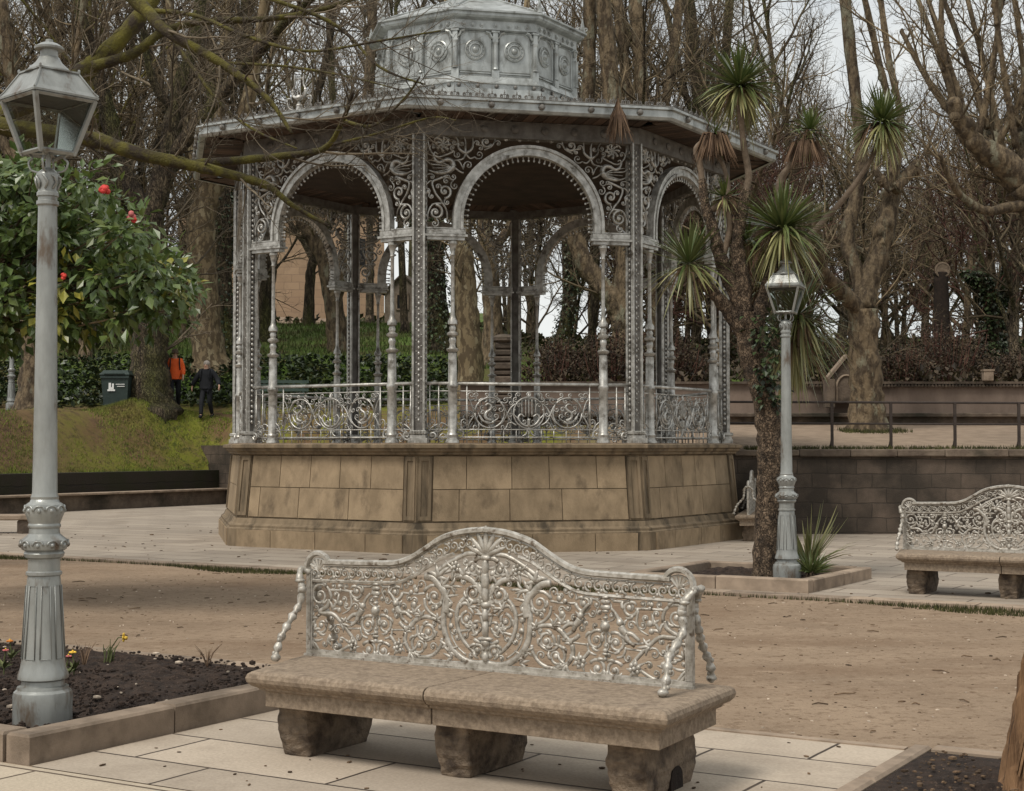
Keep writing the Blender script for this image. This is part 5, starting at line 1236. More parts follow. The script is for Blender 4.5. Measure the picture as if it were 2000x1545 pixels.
traced('pollarded_tree', 'pollarded plane with stubby knobbed arms behind the iron railing', 36, [([(1694, 838), (1692, 760), (1688, 680), (1686, 605)], 33, 29), ([(1684, 612), (1640, 565), (1608, 530), (1592, 470), (1600, 400)], 17, 7, -2), ([(1690, 605), (1700, 540), (1722, 480), (1736, 415), (1745, 365)], 23, 17, .5), ([(1745, 368), (1768, 345), (1790, 325)], 15, 12, .3, 1), ([(1742, 372), (1722, 350), (1706, 330)], 10, 7, 0, 1), ([(1688, 600), (1676, 540), (1655, 470), (1668, 400), (1682, 330), (1680, 260), (1664, 130), (1645, -60)], 15, 12, 1), ([(1790, 325), (1812, 285), (1835, 225)], 4, 1.5, 0, 0), ([(1748, 360), (1760, 240), (1735, 110), (1715, -40)], 8, 6, 1), ([(1740, 370), (1745, 250), (1712, 100), (1680, -40)], 8, 6, -1), ([(1728, 470), (1690, 490), (1650, 470)], 7, 4)], B2, T1, 3, 1.9, seed=45, knobs=5)
traced('ivy_tree', 'ivy-smothered trunk with a leafy dark top, near the right edge above the rear wall', 50, [([(1948, 745), (1942, 680), (1938, 610), (1925, 560), (1900, 530)], 22, 14), ([(1938, 610), (1960, 560), (1980, 500)], 9, 5)], B1, T2, 6, 2.4, ivy=([0, 1], 2200, .99), seed=46)
st = traced('cut_trunk', 'dark trunk sawn off flat at the top, standing among reddish bushes', 48, [([(1842, 690), (1840, 620), (1838, 560), (1838, 532)], 15, 14)], M['stumpdark'], T2, 0, seed=47, cat='stump')
mb = MB(); c = AT(1838, 530, 48)-st.location; mb.disc_y((c.x, c.y-.16, c.z+.03), [(.24, -.05), (.25, .02), (.20, .03), (.19, .015), (.01, .015)], 16); o_ = mb.build('sawn_ring', M['palestem'], st)
sh = []
for a_, b_, c_ in (((1875, 245), (1838, 120), (1778, -40)), ((1900, 275), (1852, 120), (1800, -40)), ((1930, 250), (1885, 110), (1828, -40)), ((1958, 300), (1925, 140), (1880, -40)), ((1985, 290), (1962, 150), (1935, -40)), ((2010, 300), (2000, 140), (1975, -40)), ((1862, 200), (1840, 90), (1840, -40)), ((1940, 290), (1990, 200), (2030, 80)), ((1910, 270), (1940, 120), (1960, -40)), ((1890, 262), (1820, 170), (1760, 60))):
    sh.append(([a_, b_, c_], 8, 4.5, rnd(-1.5, 1.5)))
traced('pollarded_tree', 'knobbly pollarded tree reaching in from the right edge with long upright shoots', 30, [([(2110, 880), (2095, 700), (2070, 520), (2030, 410), (1995, 360)], 50, 36), ([(1995, 360), (1955, 315), (1910, 285), (1878, 245), (1862, 195)], 30, 11, -.8), ([(2000, 365), (2010, 300), (2000, 240)], 28, 13, .5), ([(1940, 300), (1935, 265), (1925, 235)], 18, 10, .5, 1), ([(2030, 400), (1970, 405), (1925, 412), (1880, 385), (1855, 350), (1835, 300)], 12, 4, -1.5)]+sh, B2, T1, 3, 1.7, seed=48, knobs=7)
# mossy limbs reaching in from a tree standing outside the picture at the left
traced('mossy_tree', 'mossy limbs with fine bare twigs reaching in front of the bandstand roof from the left', 19.5, [([(-420, 1080), (-400, 800), (-360, 500), (-280, 330)], 60, 42), ([(-280, 330), (-140, 235), (40, 252), (170, 270), (260, 297), (370, 322), (440, 338), (520, 362), (570, 400), (640, 440)], 22, 3, -.6, 7), ([(370, 320), (480, 312), (590, 300), (640, 285), (672, 230), (690, 180)], 9, 3, -1.4, 6), ([(-280, 330), (-150, 290), (20, 215), (120, 165), (180, 128), (240, 70), (290, 10), (330, -60)], 26, 15, .8, 4), ([(180, 130), (260, 105), (320, 62), (400, 42), (530, 36), (640, 15), (720, -15)], 11, 4, .5, 9), ([(-280, 330), (-200, 100), (60, -140), (200, -60), (285, 20), (330, 65), (430, 122), (520, 190), (570, 260)], 24, 2.5, -1.5, 9), ([(285, 20), (380, 30), (480, 70), (600, 100), (740, 80), (860, 60)], 5, 1.5, -2, 9), ([(330, 65), (420, 190), (490, 250), (580, 290)], 4, 1.5, -2, 6), ([(670, 235), (730, 245), (790, 192), (820, 150)], 3.5, 1.5, -1.2, 6), ([(430, 122), (560, 130), (680, 150), (780, 175)], 3.5, 1.2, -1.8, 7), ([(200, -60), (420, -30), (640, 40), (740, 130), (830, 165)], 6, 1.5, -1, 9), ([(640, 285), (740, 260), (840, 230), (890, 235)], 3, 1.2, -1.6, 5)], M['mossbark'], T2, 6, 1.15, seed=49, root_flare=False)

# ================================================================ PALM (many-stemmed, sword-leaved)
random.seed(77)
pm = empty('palm_tree', AT(1498, 1118, 18.3), 0, 'many-stemmed palm with sword-leaf tufts and a cracked trunk, growing in the stone planter', 'palm')
pb_ = pm.location.copy(); YP = 18.3
def pp(x, y, dy=0.0): return AT(x, y, YP+dy)-pb_
kp = YP/F_
tr_, stm, gl, dl = MB(), MB(), MB(), MB()
def limb(mb, pts, r0, r1, n=10, jit=.1, k=6):
    q = smooth([pp(*p) for p in pts], k); m = len(q); mb.tube(q, [(r0+(r1-r0)*i/(m-1))*kp*rnd(.93, 1.07) for i in range(m)], n, rnd(-.4, .4), jit=jit); return q
limb(tr_, [(1496, 1150), (1498, 1080), (1506, 960), (1504, 870), (1496, 790), (1474, 715), (1460, 660), (1458, 610)], 28, 22, 16)
limb(tr_, [(1458, 660), (1425, 610), (1392, 570), (1362, 540)], 17, 9, 9)
limb(tr_, [(1462, 640), (1440, 580), (1412, 520), (1396, 460), (1378, 400), (1372, 350)], 18, 8, 9)
limb(tr_, [(1470, 650), (1490, 590), (1505, 540), (1525, 480)], 17, 11, 9)
limb(tr_, [(1455, 640), (1452, 560), (1440, 480), (1450, 410), (1458, 370)], 18, 9, 9)
limb(stm, [(1450, 420), (1456, 380), (1462, 340), (1452, 280), (1444, 205, -.1)], 8, 6, 8)
limb(stm, [(1372, 360), (1367, 320), (1360, 290), (1390, 262)], 7, 5, 8); limb(stm, [(1380, 420), (1420, 380), (1415, 330), (1400, 300)], 6, 4, 8)
limb(stm, [(1505, 560, .5), (1545, 500, .9), (1600, 440, 1.2), (1650, 385, 1.2), (1695, 322, 1.2), (1722, 262, 1.2)], 7, 5, 8)
limb(stm, [(1500, 540, .4), (1520, 430, .8), (1522, 360, 1), (1545, 320, 1), (1570, 275, 1)], 9, 6, 8)
limb(stm, [(1405, 520), (1425, 450), (1418, 400), (1412, 380)], 7, 5, 8)
limb(tr_, [(1475, 700, .2), (1520, 660, .5), (1555, 620, .7)], 15, 10, 9)
def tuft(x, y, dy, rad, n, dead=0, bias=0.15, nodroop=False, lo=-1.0):
    c = pp(x, y, dy)
    for i in range(n):
        d = rvec()
        if d.z < lo: continue
        d.z += bias; d.normalize(); L = rad*kp*rnd(.75, 1.1)*(1 if d.z > -.3 else .9); W = .027*rnd(.7, 1.3)
        side = d.cross(Vector((0, 0, 1)));  side = side.normalized() if side.length > .01 else Vector((1, 0, 0)); side = (side+rvec()*.35).normalized()
        droop = (.07 if d.z > .25 else .26)*rnd(.2, 2.4)
        p0 = c+d*.03; t_ = rnd(0, .25) if d.z > -.2 else rnd(.25, 1)
        ps = [p0, p0+d*L*.35+Vector((0, 0, -droop*L*.1)), p0+d*L*.7+Vector((0, 0, -droop*L*.45)), p0+d*L+Vector((0, 0, -droop*L))]
        ws = [W*.7, W, W*.8, .002]; vs = []
        for p, w_ in zip(ps, ws): vs += [p-side*w_/2, p+side*w_/2]
        gl.add(vs, [(0, 1, 3, 2), (2, 3, 5, 4), (4, 5, 7, 6)], t_)
    for i in range(int(dead*1.8)):
        a = rnd(0, 6.28); d = Vector((math.cos(a)*.45, math.sin(a)*.45, -1)).normalized(); L = rad*kp*rnd(.5, 1.1); side = d.cross(rvec()).normalized(); p0 = c+Vector((math.cos(a)*.04, math.sin(a)*.04, rnd(-.1, .03)))
        p1 = p0+Vector((math.cos(a), math.sin(a), -.2))*L*.3; p2 = p1+d*L*.8
        W = .02; vs = []
        for p, w_ in ((p0, W*.6), (p1, W), (p2, .003)): vs += [p-side*w_/2, p+side*w_/2]
        dl.add(vs, [(0, 1, 3, 2), (2, 3, 5, 4)], rnd(-1, 1))
tuft(1444, 168, 0, 94, 330, 18); tuft(1723, 240, 1.2, 88, 300, 20); tuft(1528, 448, -.2, 108, 350, 12); tuft(1345, 515, 0, 98, 160, 8, .35); tuft(1583, 255, 1, 55, 80, 10, .5)
tuft(1572, 275, 1, 60, 6, 160); tuft(1395, 262, 0, 62, 10, 170); tuft(1415, 385, 0, 48, 60, 20, .1); tuft(1560, 615, .7, 128, 240, 30, .02); tuft(1548, 660, .8, 118, 150, 30, -.05); tuft(1460, 470, .3, 60, 50, 40)
tuft(1490, 560, .4, 55, 40, 60, -.2); tuft(1205, 250, -3.2, 34, 0, 60) if False else None
tr_.build('trunk', M['palmbark'], pm, True); stm.build('stem', M['palestem'], pm, True); gl.build('leaf_tufts', M['cordyline'], pm); dl.build('dead_leaf_skirt', M['deadleaf'], pm)
iv = MB()
for i in range(230):
    t = rnd(0, 1); c = pp(1500-25*t+rnd(-2, 30), 790-170*t, -.12); o = rvec(); o.y = -abs(o.y); leaf(iv, c+o*Vector((.16, .16, .1)).x*rnd(.5, 1), o+Vector((0, 0, -.8)), o, rnd(.06, .1), rnd(.05, .08), rnd(-1, 1))
iv.build('ivy', M['ivy'], pm)
# dead tuft caught on the eave
dt = empty('dead_leaf_tuft', AT(1207, 230, 23.0), 0, 'withered brown palm leaf tuft hanging from the front gutter of the bandstand', 'dead leaves')
mb = MB()
for i in range(90):
    a = rnd(0, 6.28); q = [(0, 0, .2+rnd(-.1, .1)), (.12*math.cos(a)*rnd(.3, 1), .12*math.sin(a), .02), (.26*math.cos(a)*rnd(.3, 1), .2*math.sin(a), -.2-rnd(0, .22))]; mb.tube(q, [.006, .01, .003], 3, rnd(-1, 1))
mb.build('dead_leaves', M['deadleaf'], dt)
def yucca(name, label, loc, rad, n, lo, h=.05, wf=1.0):
    o = empty(name, loc, 0, label, 'plant'); mb = MB(); c = Vector((0, 0, h))
    for i in range(n):
        d = rvec(); d.z = abs(d.z)+lo; d.normalize(); L = rad*rnd(.7, 1.1); side = d.cross(rvec()).normalized(); W = .035*rnd(.8, 1.2)*(rad/.6)*wf
        ps = [c, c+d*L*.4, c+d*L*.75+Vector((0, 0, -.04*L)), c+d*L+Vector((0, 0, -.2*L*(1-d.z)))]; vs = []
        for p, w_ in zip(ps, (W*.8, W, W*.7, .002)): vs += [p-side*w_/2, p+side*w_/2]
        mb.add(vs, [(0, 1, 3, 2), (2, 3, 5, 4), (4, 5, 7, 6)], rnd(0, .3) if wf == 1 else rnd(.2, .9))
    mb.build('sword_leaves', M['cordyline'], o); mb = MB(); mb.lathe([(.07, -.1), (.08, .02), (.05, .08)], 8); mb.build('stub', M['palmbark'], o, True); return o
yucca('spiky_plant', 'small dark spiky rosette at the foot of the farther lamp in the planter', UV(-6.28, 17.25, .08), .33, 110, .25)
yucca('spiky_plant', 'large arching sword-leaved plant behind the farther lamp, against the terrace wall', UV(-6.62, 18.1, .08), .80, 60, .45, .05, .6)

# ================================================================ CAMELLIA
random.seed(5)
cm = empty('camellia', (-6.6, 15.2, 0), 0, 'leafy evergreen camellia with glossy leaves and red blooms behind the near lamp', 'shrub tree')
cb = cm.location.copy(); lf, tk, tw_ = MB(), MB(), MB()
tk.tube(smooth([Vector((0, 0, -.3)), Vector((.1, 0, .8)), Vector((.25, .1, 1.8)), Vector((.8, .2, 2.6)), Vector((1.6, .2, 3.1)), Vector((2.6, .1, 3.2))], 4), [.16-.006*i for i in range(21)], 9, jit=.06)
tk.tube(smooth([Vector((.25, .1, 1.8)), Vector((.3, .2, 2.8)), Vector((.6, .3, 4.0))], 4), [.1-.009*i for i in range(9)], 8)
edge = [(-330, 330), (60, 318), (110, 335), (200, 352), (240, 395), (285, 455), (330, 500), (372, 545), (375, 590), (345, 600), (322, 622), (305, 655), (270, 668), (235, 640), (190, 628), (150, 640), (110, 655), (60, 640), (-40, 680), (-330, 640)]
def inside(x, y):
    c = False; n = len(edge)
    for i in range(n):
        (x1, y1), (x2, y2) = edge[i], edge[(i+1) % n]
        if (y1 > y) != (y2 > y) and x < (x2-x1)*(y-y1)/(y2-y1)+x1: c = not c
    return c
clumps = []
while len(clumps) < 330:
    x, y = rnd(-330, 380), rnd(318, 685)
    if inside(x, y): clumps.append(AT(x, y, rnd(14.0, 16.2))-cb)
hub = Vector((1.2, .2, 2.9))
for c in clumps:
    tw_.tube([c, c.lerp(hub, .3)+rvec()*.1, c.lerp(hub, .6)+rvec()*.12], [.006, .011, .016], 4, rnd(-1, 1))
    yel = rnd(0, 1) < .10
    for _ in range(38):
        o = rvec(); p = c+o*rnd(.03, .26); d = (o*.8+Vector((0, -.25, -.35))+rvec()*.5); leaf(lf, p, d, (Vector((0, -.5, 1))+rvec()*.6), rnd(.10, .175), rnd(.055, .088), rnd(.45, 1) if (yel and rnd(0, 1) < .6) else max(0, rnd(-.3, .16)), .18)
tk.build('trunk', M['bark'], cm, True); tw_.build('twigs', M['twig'], cm); lf.build('leaves', M['camellia'], cm)
def bloom(px, py, Y, r, m):
    mb = MB(); c = AT(px, py, Y)-cb
    for k in range(9):
        o = rvec(); o.y -= .4; mb.blob((c.x+o.x*r*.5, c.y+o.y*r*.5, c.z+o.z*r*.5), (r*.55, r*.45, r*.5), 7, 4, rnd(-1, 1))
    mb.build('bloom', M[m], cm, True)
for b_ in ((205, 372, 13.95, .055, 'petal_red'), (256, 422, 13.95, .05, 'petal_pink'), (124, 540, 13.9, .035, 'petal_red'), (262, 430, 13.95, .03, 'petal_red')): bloom(*b_)

# ================================================================ PEOPLE
def skin_obj(name, verts, edges, radii, m, parent, root=0, sub=1):
    me = bpy.data.meshes.new(name); me.from_pydata([tuple(v) for v in verts], edges, []); o = bpy.data.objects.new(name, me); col.objects.link(o); o.parent = parent
    md = o.modifiers.new('skin', 'SKIN'); md.use_smooth_shade = True
    for i, v in enumerate(me.skin_vertices[0].data):
        r = radii[i]; v.radius = r if isinstance(r, tuple) else (r, r); v.use_root = (i == root)
    sb_ = o.modifiers.new('sub', 'SUBSURF'); sb_.levels = sub; sb_.render_levels = sub; me.materials.append(m); return o
def person(name_loc, rz, label, H_, coat, trousers, headgear, stride=1, armswing=.18, pack=False):
    root = empty('person', name_loc, rz, label, 'person')
    s = H_/1.75
    wd_ = 1.0 if not pack else 1.5
    J = dict(pel=(0, 0, .93), sp=(0, -.01, 1.12), ch=(0, 0, 1.32), nk=(0, -.01, 1.48), hd=(0, -.02, 1.57), top=(0, 0, 1.70),
             ls=(-.17, 0, 1.42), le=(-.23*wd_, -.05+armswing*.3, 1.17), lw=(-.24*wd_**1.6, -.10+armswing, .96), rs=(.17, 0, 1.42), re=(.23*wd_, .05-armswing*.3, 1.17), rw=(.24*wd_**1.6, -.05-armswing, .97),
             lh=(-.09, 0, .90), lk=(-.10, -.16*stride, .52), la=(-.10, -.22*stride, .09), lt=(-.10, -.36*stride, .04), rh=(.09, 0, .90), rk=(.10, .02, .49), ra=(.10, .26*stride, .13), rt_=(.10, .14*stride, .03))
    names = list(J); V_ = [Vector(J[k])*s for k in names]; I = {k: i for i, k in enumerate(names)}
    E_ = [('pel', 'sp'), ('sp', 'ch'), ('ch', 'nk'), ('nk', 'hd'), ('hd', 'top'), ('ch', 'ls'), ('ls', 'le'), ('le', 'lw'), ('ch', 'rs'), ('rs', 're'), ('re', 'rw'), ('pel', 'lh'), ('lh', 'lk'), ('lk', 'la'), ('la', 'lt'), ('pel', 'rh'), ('rh', 'rk'), ('rk', 'ra'), ('ra', 'rt_')]
    Rr = dict(pel=.12, sp=.11, ch=.12, nk=.055, hd=(.078, .085), top=.065, ls=.055, le=.04, lw=.027, rs=.055, re=.04, rw=.027, lh=.085, lk=.058, la=.04, lt=.03, rh=.085, rk=.058, ra=.04, rt_=.03)
    ed = [(I[a], I[b]) for a, b in E_]; rad = [Rr[k] for k in names]
    for w_, sg in (('lw', -1), ('rw', 1)):          # hands: palm, four curled fingers and a thumb
        wv = V_[I[w_]]; pi_ = len(V_); V_.append(wv+Vector((0, -.01, -.07))*s); rad.append((.034, .02)); ed.append((I[w_], pi_))
        for k in range(4):
            a = Vector((0, -.032+.02*k, -.04-.006*(k in (1, 2)))); j = len(V_); V_ += [V_[pi_]+a*s, V_[pi_]+(a+Vector((-sg*.012, 0, -.03)))*s]; rad += [.009, .008]; ed += [(pi_, j), (j, j+1)]
        j = len(V_); V_ += [V_[pi_]+Vector((-sg*.012, -.04, -.005))*s, V_[pi_]+Vector((-sg*.018, -.05, -.035))*s]; rad += [.010, .009]; ed += [(pi_, j), (j, j+1)]
    nz_ = len(V_); V_.append(Vector((0, -.115, 1.595))*s); rad.append(.012); ed.append((I['hd'], nz_))
    skin_obj('body', V_, ed, [r if isinstance(r, tuple) else r*s for r in rad], M['skin'], root, 0, 2)
    def sub(nm, keys, edges, rd, m):
        ii = {k: i for i, k in enumerate(keys)}; return skin_obj(nm, [Vector(J[k])*s for k in keys], [(ii[a], ii[b]) for a, b in edges], [(r[0]*s, r[1]*s) if isinstance(r, tuple) else r*s for r in rd], m, root, 0, 2)
    J['hip'] = (0, 0, .86); J['lw2'] = (J['lw'][0]*.99, -.09+armswing*.9, .985); J['rw2'] = (J['rw'][0]*.99, -.05-armswing*.9, .995)
    sub('jacket', ['sp', 'hip', 'ch', 'ls', 'le', 'lw2', 'rs', 're', 'rw2', 'nk'], [('sp', 'hip'), ('sp', 'ch'), ('ch', 'ls'), ('ls', 'le'), ('le', 'lw2'), ('ch', 'rs'), ('rs', 're'), ('re', 'rw2'), ('ch', 'nk')], [(.23, .17), (.235, .19), (.22, .165), .10, .085, .066, .10, .085, .066, .075], coat)
    sub('trousers', ['pel', 'lh', 'lk', 'la', 'rh', 'rk', 'ra'], [('pel', 'lh'), ('lh', 'lk'), ('lk', 'la'), ('pel', 'rh'), ('rh', 'rk'), ('rk', 'ra')], [.13, .105, .078, .062, .105, .078, .062], trousers)
    for a, b in (('la', 'lt'), ('ra', 'rt_')):
        mb = MB(); p, q = Vector(J[a])*s, Vector(J[b])*s; mb.tube([p+Vector((0, .05, .0)), p.lerp(q, .4)+Vector((0, 0, -.02)), q], [.05, .055, .035], 8); mb.build('shoe', M['navy'], root, True)
    h_ = Vector((0, 0, 1.67))*s
    mb = MB()
    if headgear == 'hat': mb.lathe([(.155, -.03), (.16, -.02), (.10, -.01), (.098, .07), (.07, .10), (.02, .105)], 14, tuple(h_)); mb.build('hat', M['hat'], root, True)
    else: mb.blob(h_+Vector((0, .015, -.01)), (.098, .108, .095), 12, 7); mb.blob(h_+Vector((0, .06, -.09)), (.085, .06, .09), 10, 6); mb.build('hair', M['greyhair'], root, True)
    for sg in (-1, 1):
        mb = MB(); mb.blob(Vector((sg*.032, -.088, 1.615))*s, .011, 6, 4); mb.build('eye', M['dark'], root, True)
        mb = MB(); mb.blob(Vector((sg*.085, -.01, 1.60))*s, (.012, .022, .032), 6, 4); mb.build('ear', M['skin'], root, True)
    mb = MB(); mb.blob(Vector((0, -.092, 1.55))*s, (.024, .008, .006), 8, 4); mb.build('mouth', M['petal_pink'], root, True)
    for sg in (-1, 1):
        mb = MB(); mb.tube(smooth([Vector((sg*.12, .12, 1.40))*s, Vector((sg*.13, -.05, 1.49))*s, Vector((sg*.13, -.165, 1.35))*s, Vector((sg*.15, -.14, 1.15))*s], 4), .02, 6); mb.build('rucksack_strap', M['navy'], root, True)
    return root
pz = AT(341, 800, 45.7); pz.z = ground_z(pz.x, pz.y)
person(pz, R(12), 'walker in a bright orange jacket, brown hat and dark trousers, half behind the thick trunk', 1.78, M['orange'], M['navy'], 'hat', 1)
pz = AT(403, 800, 45.55); pz.z = ground_z(pz.x, pz.y)
person(pz, R(-8), 'grey-haired walker in dark clothes with arms held out, following the one in orange', 1.72, M['navy'], M['navy'], 'hair', .9, .12, True)

# ================================================================ BUSHES AND GROUND COVER
def bush(label, px, py, Y, w_, h, n, leafm, twigm, seed, lsz=.1, name='bush'):
    random.seed(seed); loc = AT(px, py, Y); loc.z = ground_z(loc.x, loc.y); o = empty(name, loc, 0, label, 'bush'); a, b = MB(), MB()
    for i in range(int(n/26)):
        an = rnd(0, 6.28); q = rnd(0, 1)**.5; x, y = w_*q*math.cos(an), w_*.6*q*math.sin(an); hh = h*math.sqrt(max(.08, 1-(x/w_)**2))*rnd(.6, 1.1); tip = Vector((x, y, hh))
        bs = Vector((x*.45, y*.45, -.1)); pts = [bs, bs.lerp(tip, .5)+rvec()*.12, tip]; b.tube(pts, [.018, .012, .005], 3, rnd(-1, 1))
        for _ in range(26):
            t = rnd(.3, 1.05); p = bs.lerp(tip, t)+rvec()*.22; leaf(a, p, rvec()+Vector((0, 0, -.2)), rvec(), lsz*rnd(.6, 1.2), lsz*.6, rnd(-1, 1))
    b.build('twigs', twigm, o); a.build('leaves', leafm, o); return o
M['redleaf'] = mat('dull_red_brown_leaves', (.072, .052, .030), (.032, .022, .014), 2, .7, 0, 0, tint=.7)
M['undergreen'] = mat('dull_green_leaves', (.05, .06, .02), (.028, .034, .013), 1.2, .7, 0, 0, tint=.7, c3=(.07, .045, .024), s3=.6, t3=(.45, .6))
for i, a in enumerate([('reddish brown bush right of the stacked pillar in the front arch', 1095, 730, 42, 1.3, 1.5), ('dark red bush low behind the front-right column', 1200, 735, 41.5, 1.3, 1.7), ('reddish bush between the right-hand columns of the bandstand', 1310, 740, 42, 1.2, 1.6), ('rust-coloured bush behind the rear wall to the right of the niche', 1760, 735, 42, 1.1, 1.3),
    ('largest red-brown bush around the foot of the sawn-off trunk', 1845, 740, 44, 1.5, 2.0), ('low brown bush on the rear wall at the right edge', 1985, 735, 43, 1.2, 1.0), ('olive bush behind the rear wall left of the niche', 1610, 735, 42.5, 1.3, 1.6)]):
    bush(a[0], a[1], a[2], a[3], a[4], a[5], 2600, M['undergreen'] if 'olive' in a[0] else M['redleaf'], M['bush_red'], 100+i)
random.seed(8)
def cover(name, m, n, xr, yr, sz, test=None, lift=.06, up=.5):
    mb = MB(); k = 0
    while k < n:
        x, y = rnd(*xr), rnd(*yr)
        if test and not test(x, y): continue
        k += 1; z = ground_z(x, y); s = sz*rnd(.6, 1.3); d = rvec(); d.z = abs(d.z)*up+.1
        leaf(mb, Vector((x, y, z+rnd(0, lift))), d, Vector((0, 0, 1))+rvec()*.5, s, s*.7, rnd(-1, 1))
    o = mb.build(name, m); tag(o, kind='stuff'); return o
o = cover('ivy_ground_cover', M['ivy'], 12000, (-27, -1.5), (46.9, 50.3), .19, None, .25); tag(o, 'dark ivy carpeting the bank behind the walkers', 'ivy')
o = cover('undergrowth', M['undergreen'], 15000, (-30, 40), (52, 100), .34, lambda x, y: not (-14 < x < -1 and y < 84), .5, 1.2); tag(o, 'dull undergrowth of leaves and scrub covering the wooded hill', 'undergrowth')
o = cover('scrub', M['redleaf'], 14000, (1, 30), (40.2, 58), .19, None, .6, 1.4); tag(o, 'brown scrub spreading behind the rear wall', 'scrub')
def blades(name, m, n, xr, yr, h, test):
    mb = MB(); k = 0
    while k < n:
        x, y = rnd(*xr), rnd(*yr)
        if not test(x, y): continue
        k += 1; z = ground_z(x, y); a = rnd(0, 6.28); w_ = h*.14; hh = h*rnd(.5, 1.3); l = rnd(-.5, .5)*hh
        mb.add([(x-w_*math.cos(a), y-w_*math.sin(a), z-.01), (x+w_*math.cos(a), y+w_*math.sin(a), z-.01), (x+l, y+l*rnd(-1, 1), z+hh)], [(0, 1, 2)], rnd(-1, 1))
    o = mb.build(name, m); tag(o, kind='stuff'); return o
o = blades('bank_grass', M['grass'], 22000, (-16, -7), (33, 45.8), .075, lambda x, y: x*e1.x+y*e1.y < -29.95 and (math.sin(x*1.3+y*.8)+math.sin(x*.5-y*1.1)+math.sin(x*3.1+y*2.3)*.6+(x+11.3)*.8+rnd(-1.6, 1.6) > -.2)); tag(o, 'mossy grass on the bank at the left', 'grass')
o = blades('lawn_grass', M['lawn'], 14000, (-16, 0), (50, 86), .20, lambda x, y: True); tag(o, 'green lawn rising behind the bandstand', 'grass')
def edge_test(x, y):
    v = x*e2.x+y*e2.y; u = x*e1.x+y*e1.y; d = 15.55-v
    return 0 < d < .45*(.5+.5*math.sin(u*1.3))**2+.05
o = blades('edge_grass', M['mossblade'], 9000, (-9, 6), (12, 24), .045, edge_test); tag(o, 'thin moss and grass along the edge of the plaza paving', 'grass')
o = blades('wall_top_grass', M['mossblade'], 4500, (4.3, 16), (28.5, 28.95), .07, lambda x, y: True); tag(o, 'moss and short grass along the top of the terrace wall', 'grass')
# moss round the pollarded trunk
o = blades('trunk_foot_grass', M['mossblade'], 1500, (7.6, 9.4), (34.6, 36.8), .08, lambda x, y: rnd(.5, 1.05) > math.hypot(x-8.3, y-35.7)); tag(o, 'ring of grass at the foot of the pollarded trunk', 'grass')

# ================================================================ LITTER, SOIL CRUMBS, FLOWERS, STUMP
random.seed(9)
def litter(name, label, m, n, gen, smin, smax, flat=.45):
    mb = MB()
    for i in range(n):
        p = gen(); s = rnd(smin, smax)*(1 if rnd(0, 1) < .9 else 1.8); mb.M = Matrix.Translation(p) @ Matrix.Rotation(rnd(0, 6.28), 4, 'Z')
        mb.blob((0, 0, s*flat*.5), (s*rnd(.8, 1.6), s*rnd(.5, .9), s*flat), 5, 3, rnd(-1, 1))
    o = mb.build(name, m); tag(o, label, 'litter', None, 'stuff'); return o
def gpt(): 
    while True:
        u, v = rnd(-14, 3), rnd(8.25, 15.5)
        p = UV(u, v, .0)
        if not (u < -6.3 and v < 8.65) and not (u > -2.4 and v < 8.25): return p
litter('pebbles', 'pale pebbles scattered over the sandy ground', M['pale'], 600, gpt, .004, .013)
litter('dead_leaves', 'brown leaf bits scattered over the sandy ground', M['brownlitter'], 1700, gpt, .004, .014, .3)
def twigs_on(name, label, n, gen, lmax):
    mb = MB()
    for i in range(n):
        p = gen(); a = rnd(0, 6.28); l = rnd(.04, lmax); d = Vector((math.cos(a), math.sin(a), 0)); mb.tube([p+Vector((0, 0, .006)), p+d*l*.5+Vector((rnd(-.02, .02), rnd(-.02, .02), .012)), p+d*l+Vector((0, 0, .006))], [.004, .005, .003], 4, rnd(-1, 1))
    o = mb.build(name, M['brownlitter']); tag(o, label, 'litter', None, 'stuff')
twigs_on('fallen_twigs', 'thin fallen twigs lying on the sandy ground', 110, gpt, .16)
litter('soil_crumbs', 'crumbs of soil in the left planting bed', M['soil'], 4200, lambda: UV(rnd(-11, -6.35), rnd(5.7, 8.45), .08), .005, .016, .7)
litter('bark_chips', 'pale chips on the soil of the left planting bed', M['pale'], 70, lambda: UV(rnd(-10, -6.4), rnd(5.7, 8.4), .10), .006, .016)
litter('wood_chips', 'brown chips on the soil round the stump', M['brownlitter'], 900, lambda: UV(rnd(-2.25, 0), rnd(6.2, 8.05), .035), .004, .014, .5)
def pvpt():
    return UV(rnd(-6.0, -2.5), rnd(5.5, 8.1), .006)
litter('paving_crumbs', 'dark specks and leaf crumbs on the slabs round the near bench', M['brownlitter'], 60, pvpt, .006, .016, .3)
litter('plaza_leaves', 'leaf crumbs on the plaza paving', M['brownlitter'], 300, lambda: UV(rnd(-24, 2), rnd(15.9, 24), .006), .012, .03, .25)
def flower(px, py, m, r, label, cat='flower', h=.10, stalk=True, grp=None):
    p = G(px, py, .12+h); o = empty('flower', (p.x, p.y, .09), rnd(0, 6.28), label, cat, grp)
    mb = MB()
    for k in range(5):
        a = 2*PI*k/5; mb.blob((r*.6*math.cos(a), r*.6*math.sin(a)-.01, h+.03), (r*.5, r*.5, r*.3), 6, 4, rnd(-1, 1))
    mb.build('petals', M[m], o, True); mb = MB(); mb.blob((0, -.01, h+.04), r*.28, 6, 4); mb.build('centre', M['petal_yellow'], o, True)
    mb = MB(); mb.tube([(0, 0, -.04), (.01, 0, h*.6), (0, -.01, h+.02)], .005, 4)
    for k in range(7):
        a = rnd(0, 6.28); d = Vector((math.cos(a), math.sin(a), rnd(.2, 1.2))); leaf(mb, (0, 0, 0), d, (0, 0, 1), rnd(.06, .12), .03, rnd(-1, 1))
    mb.build('stalk_and_leaves', M['stem'], o)
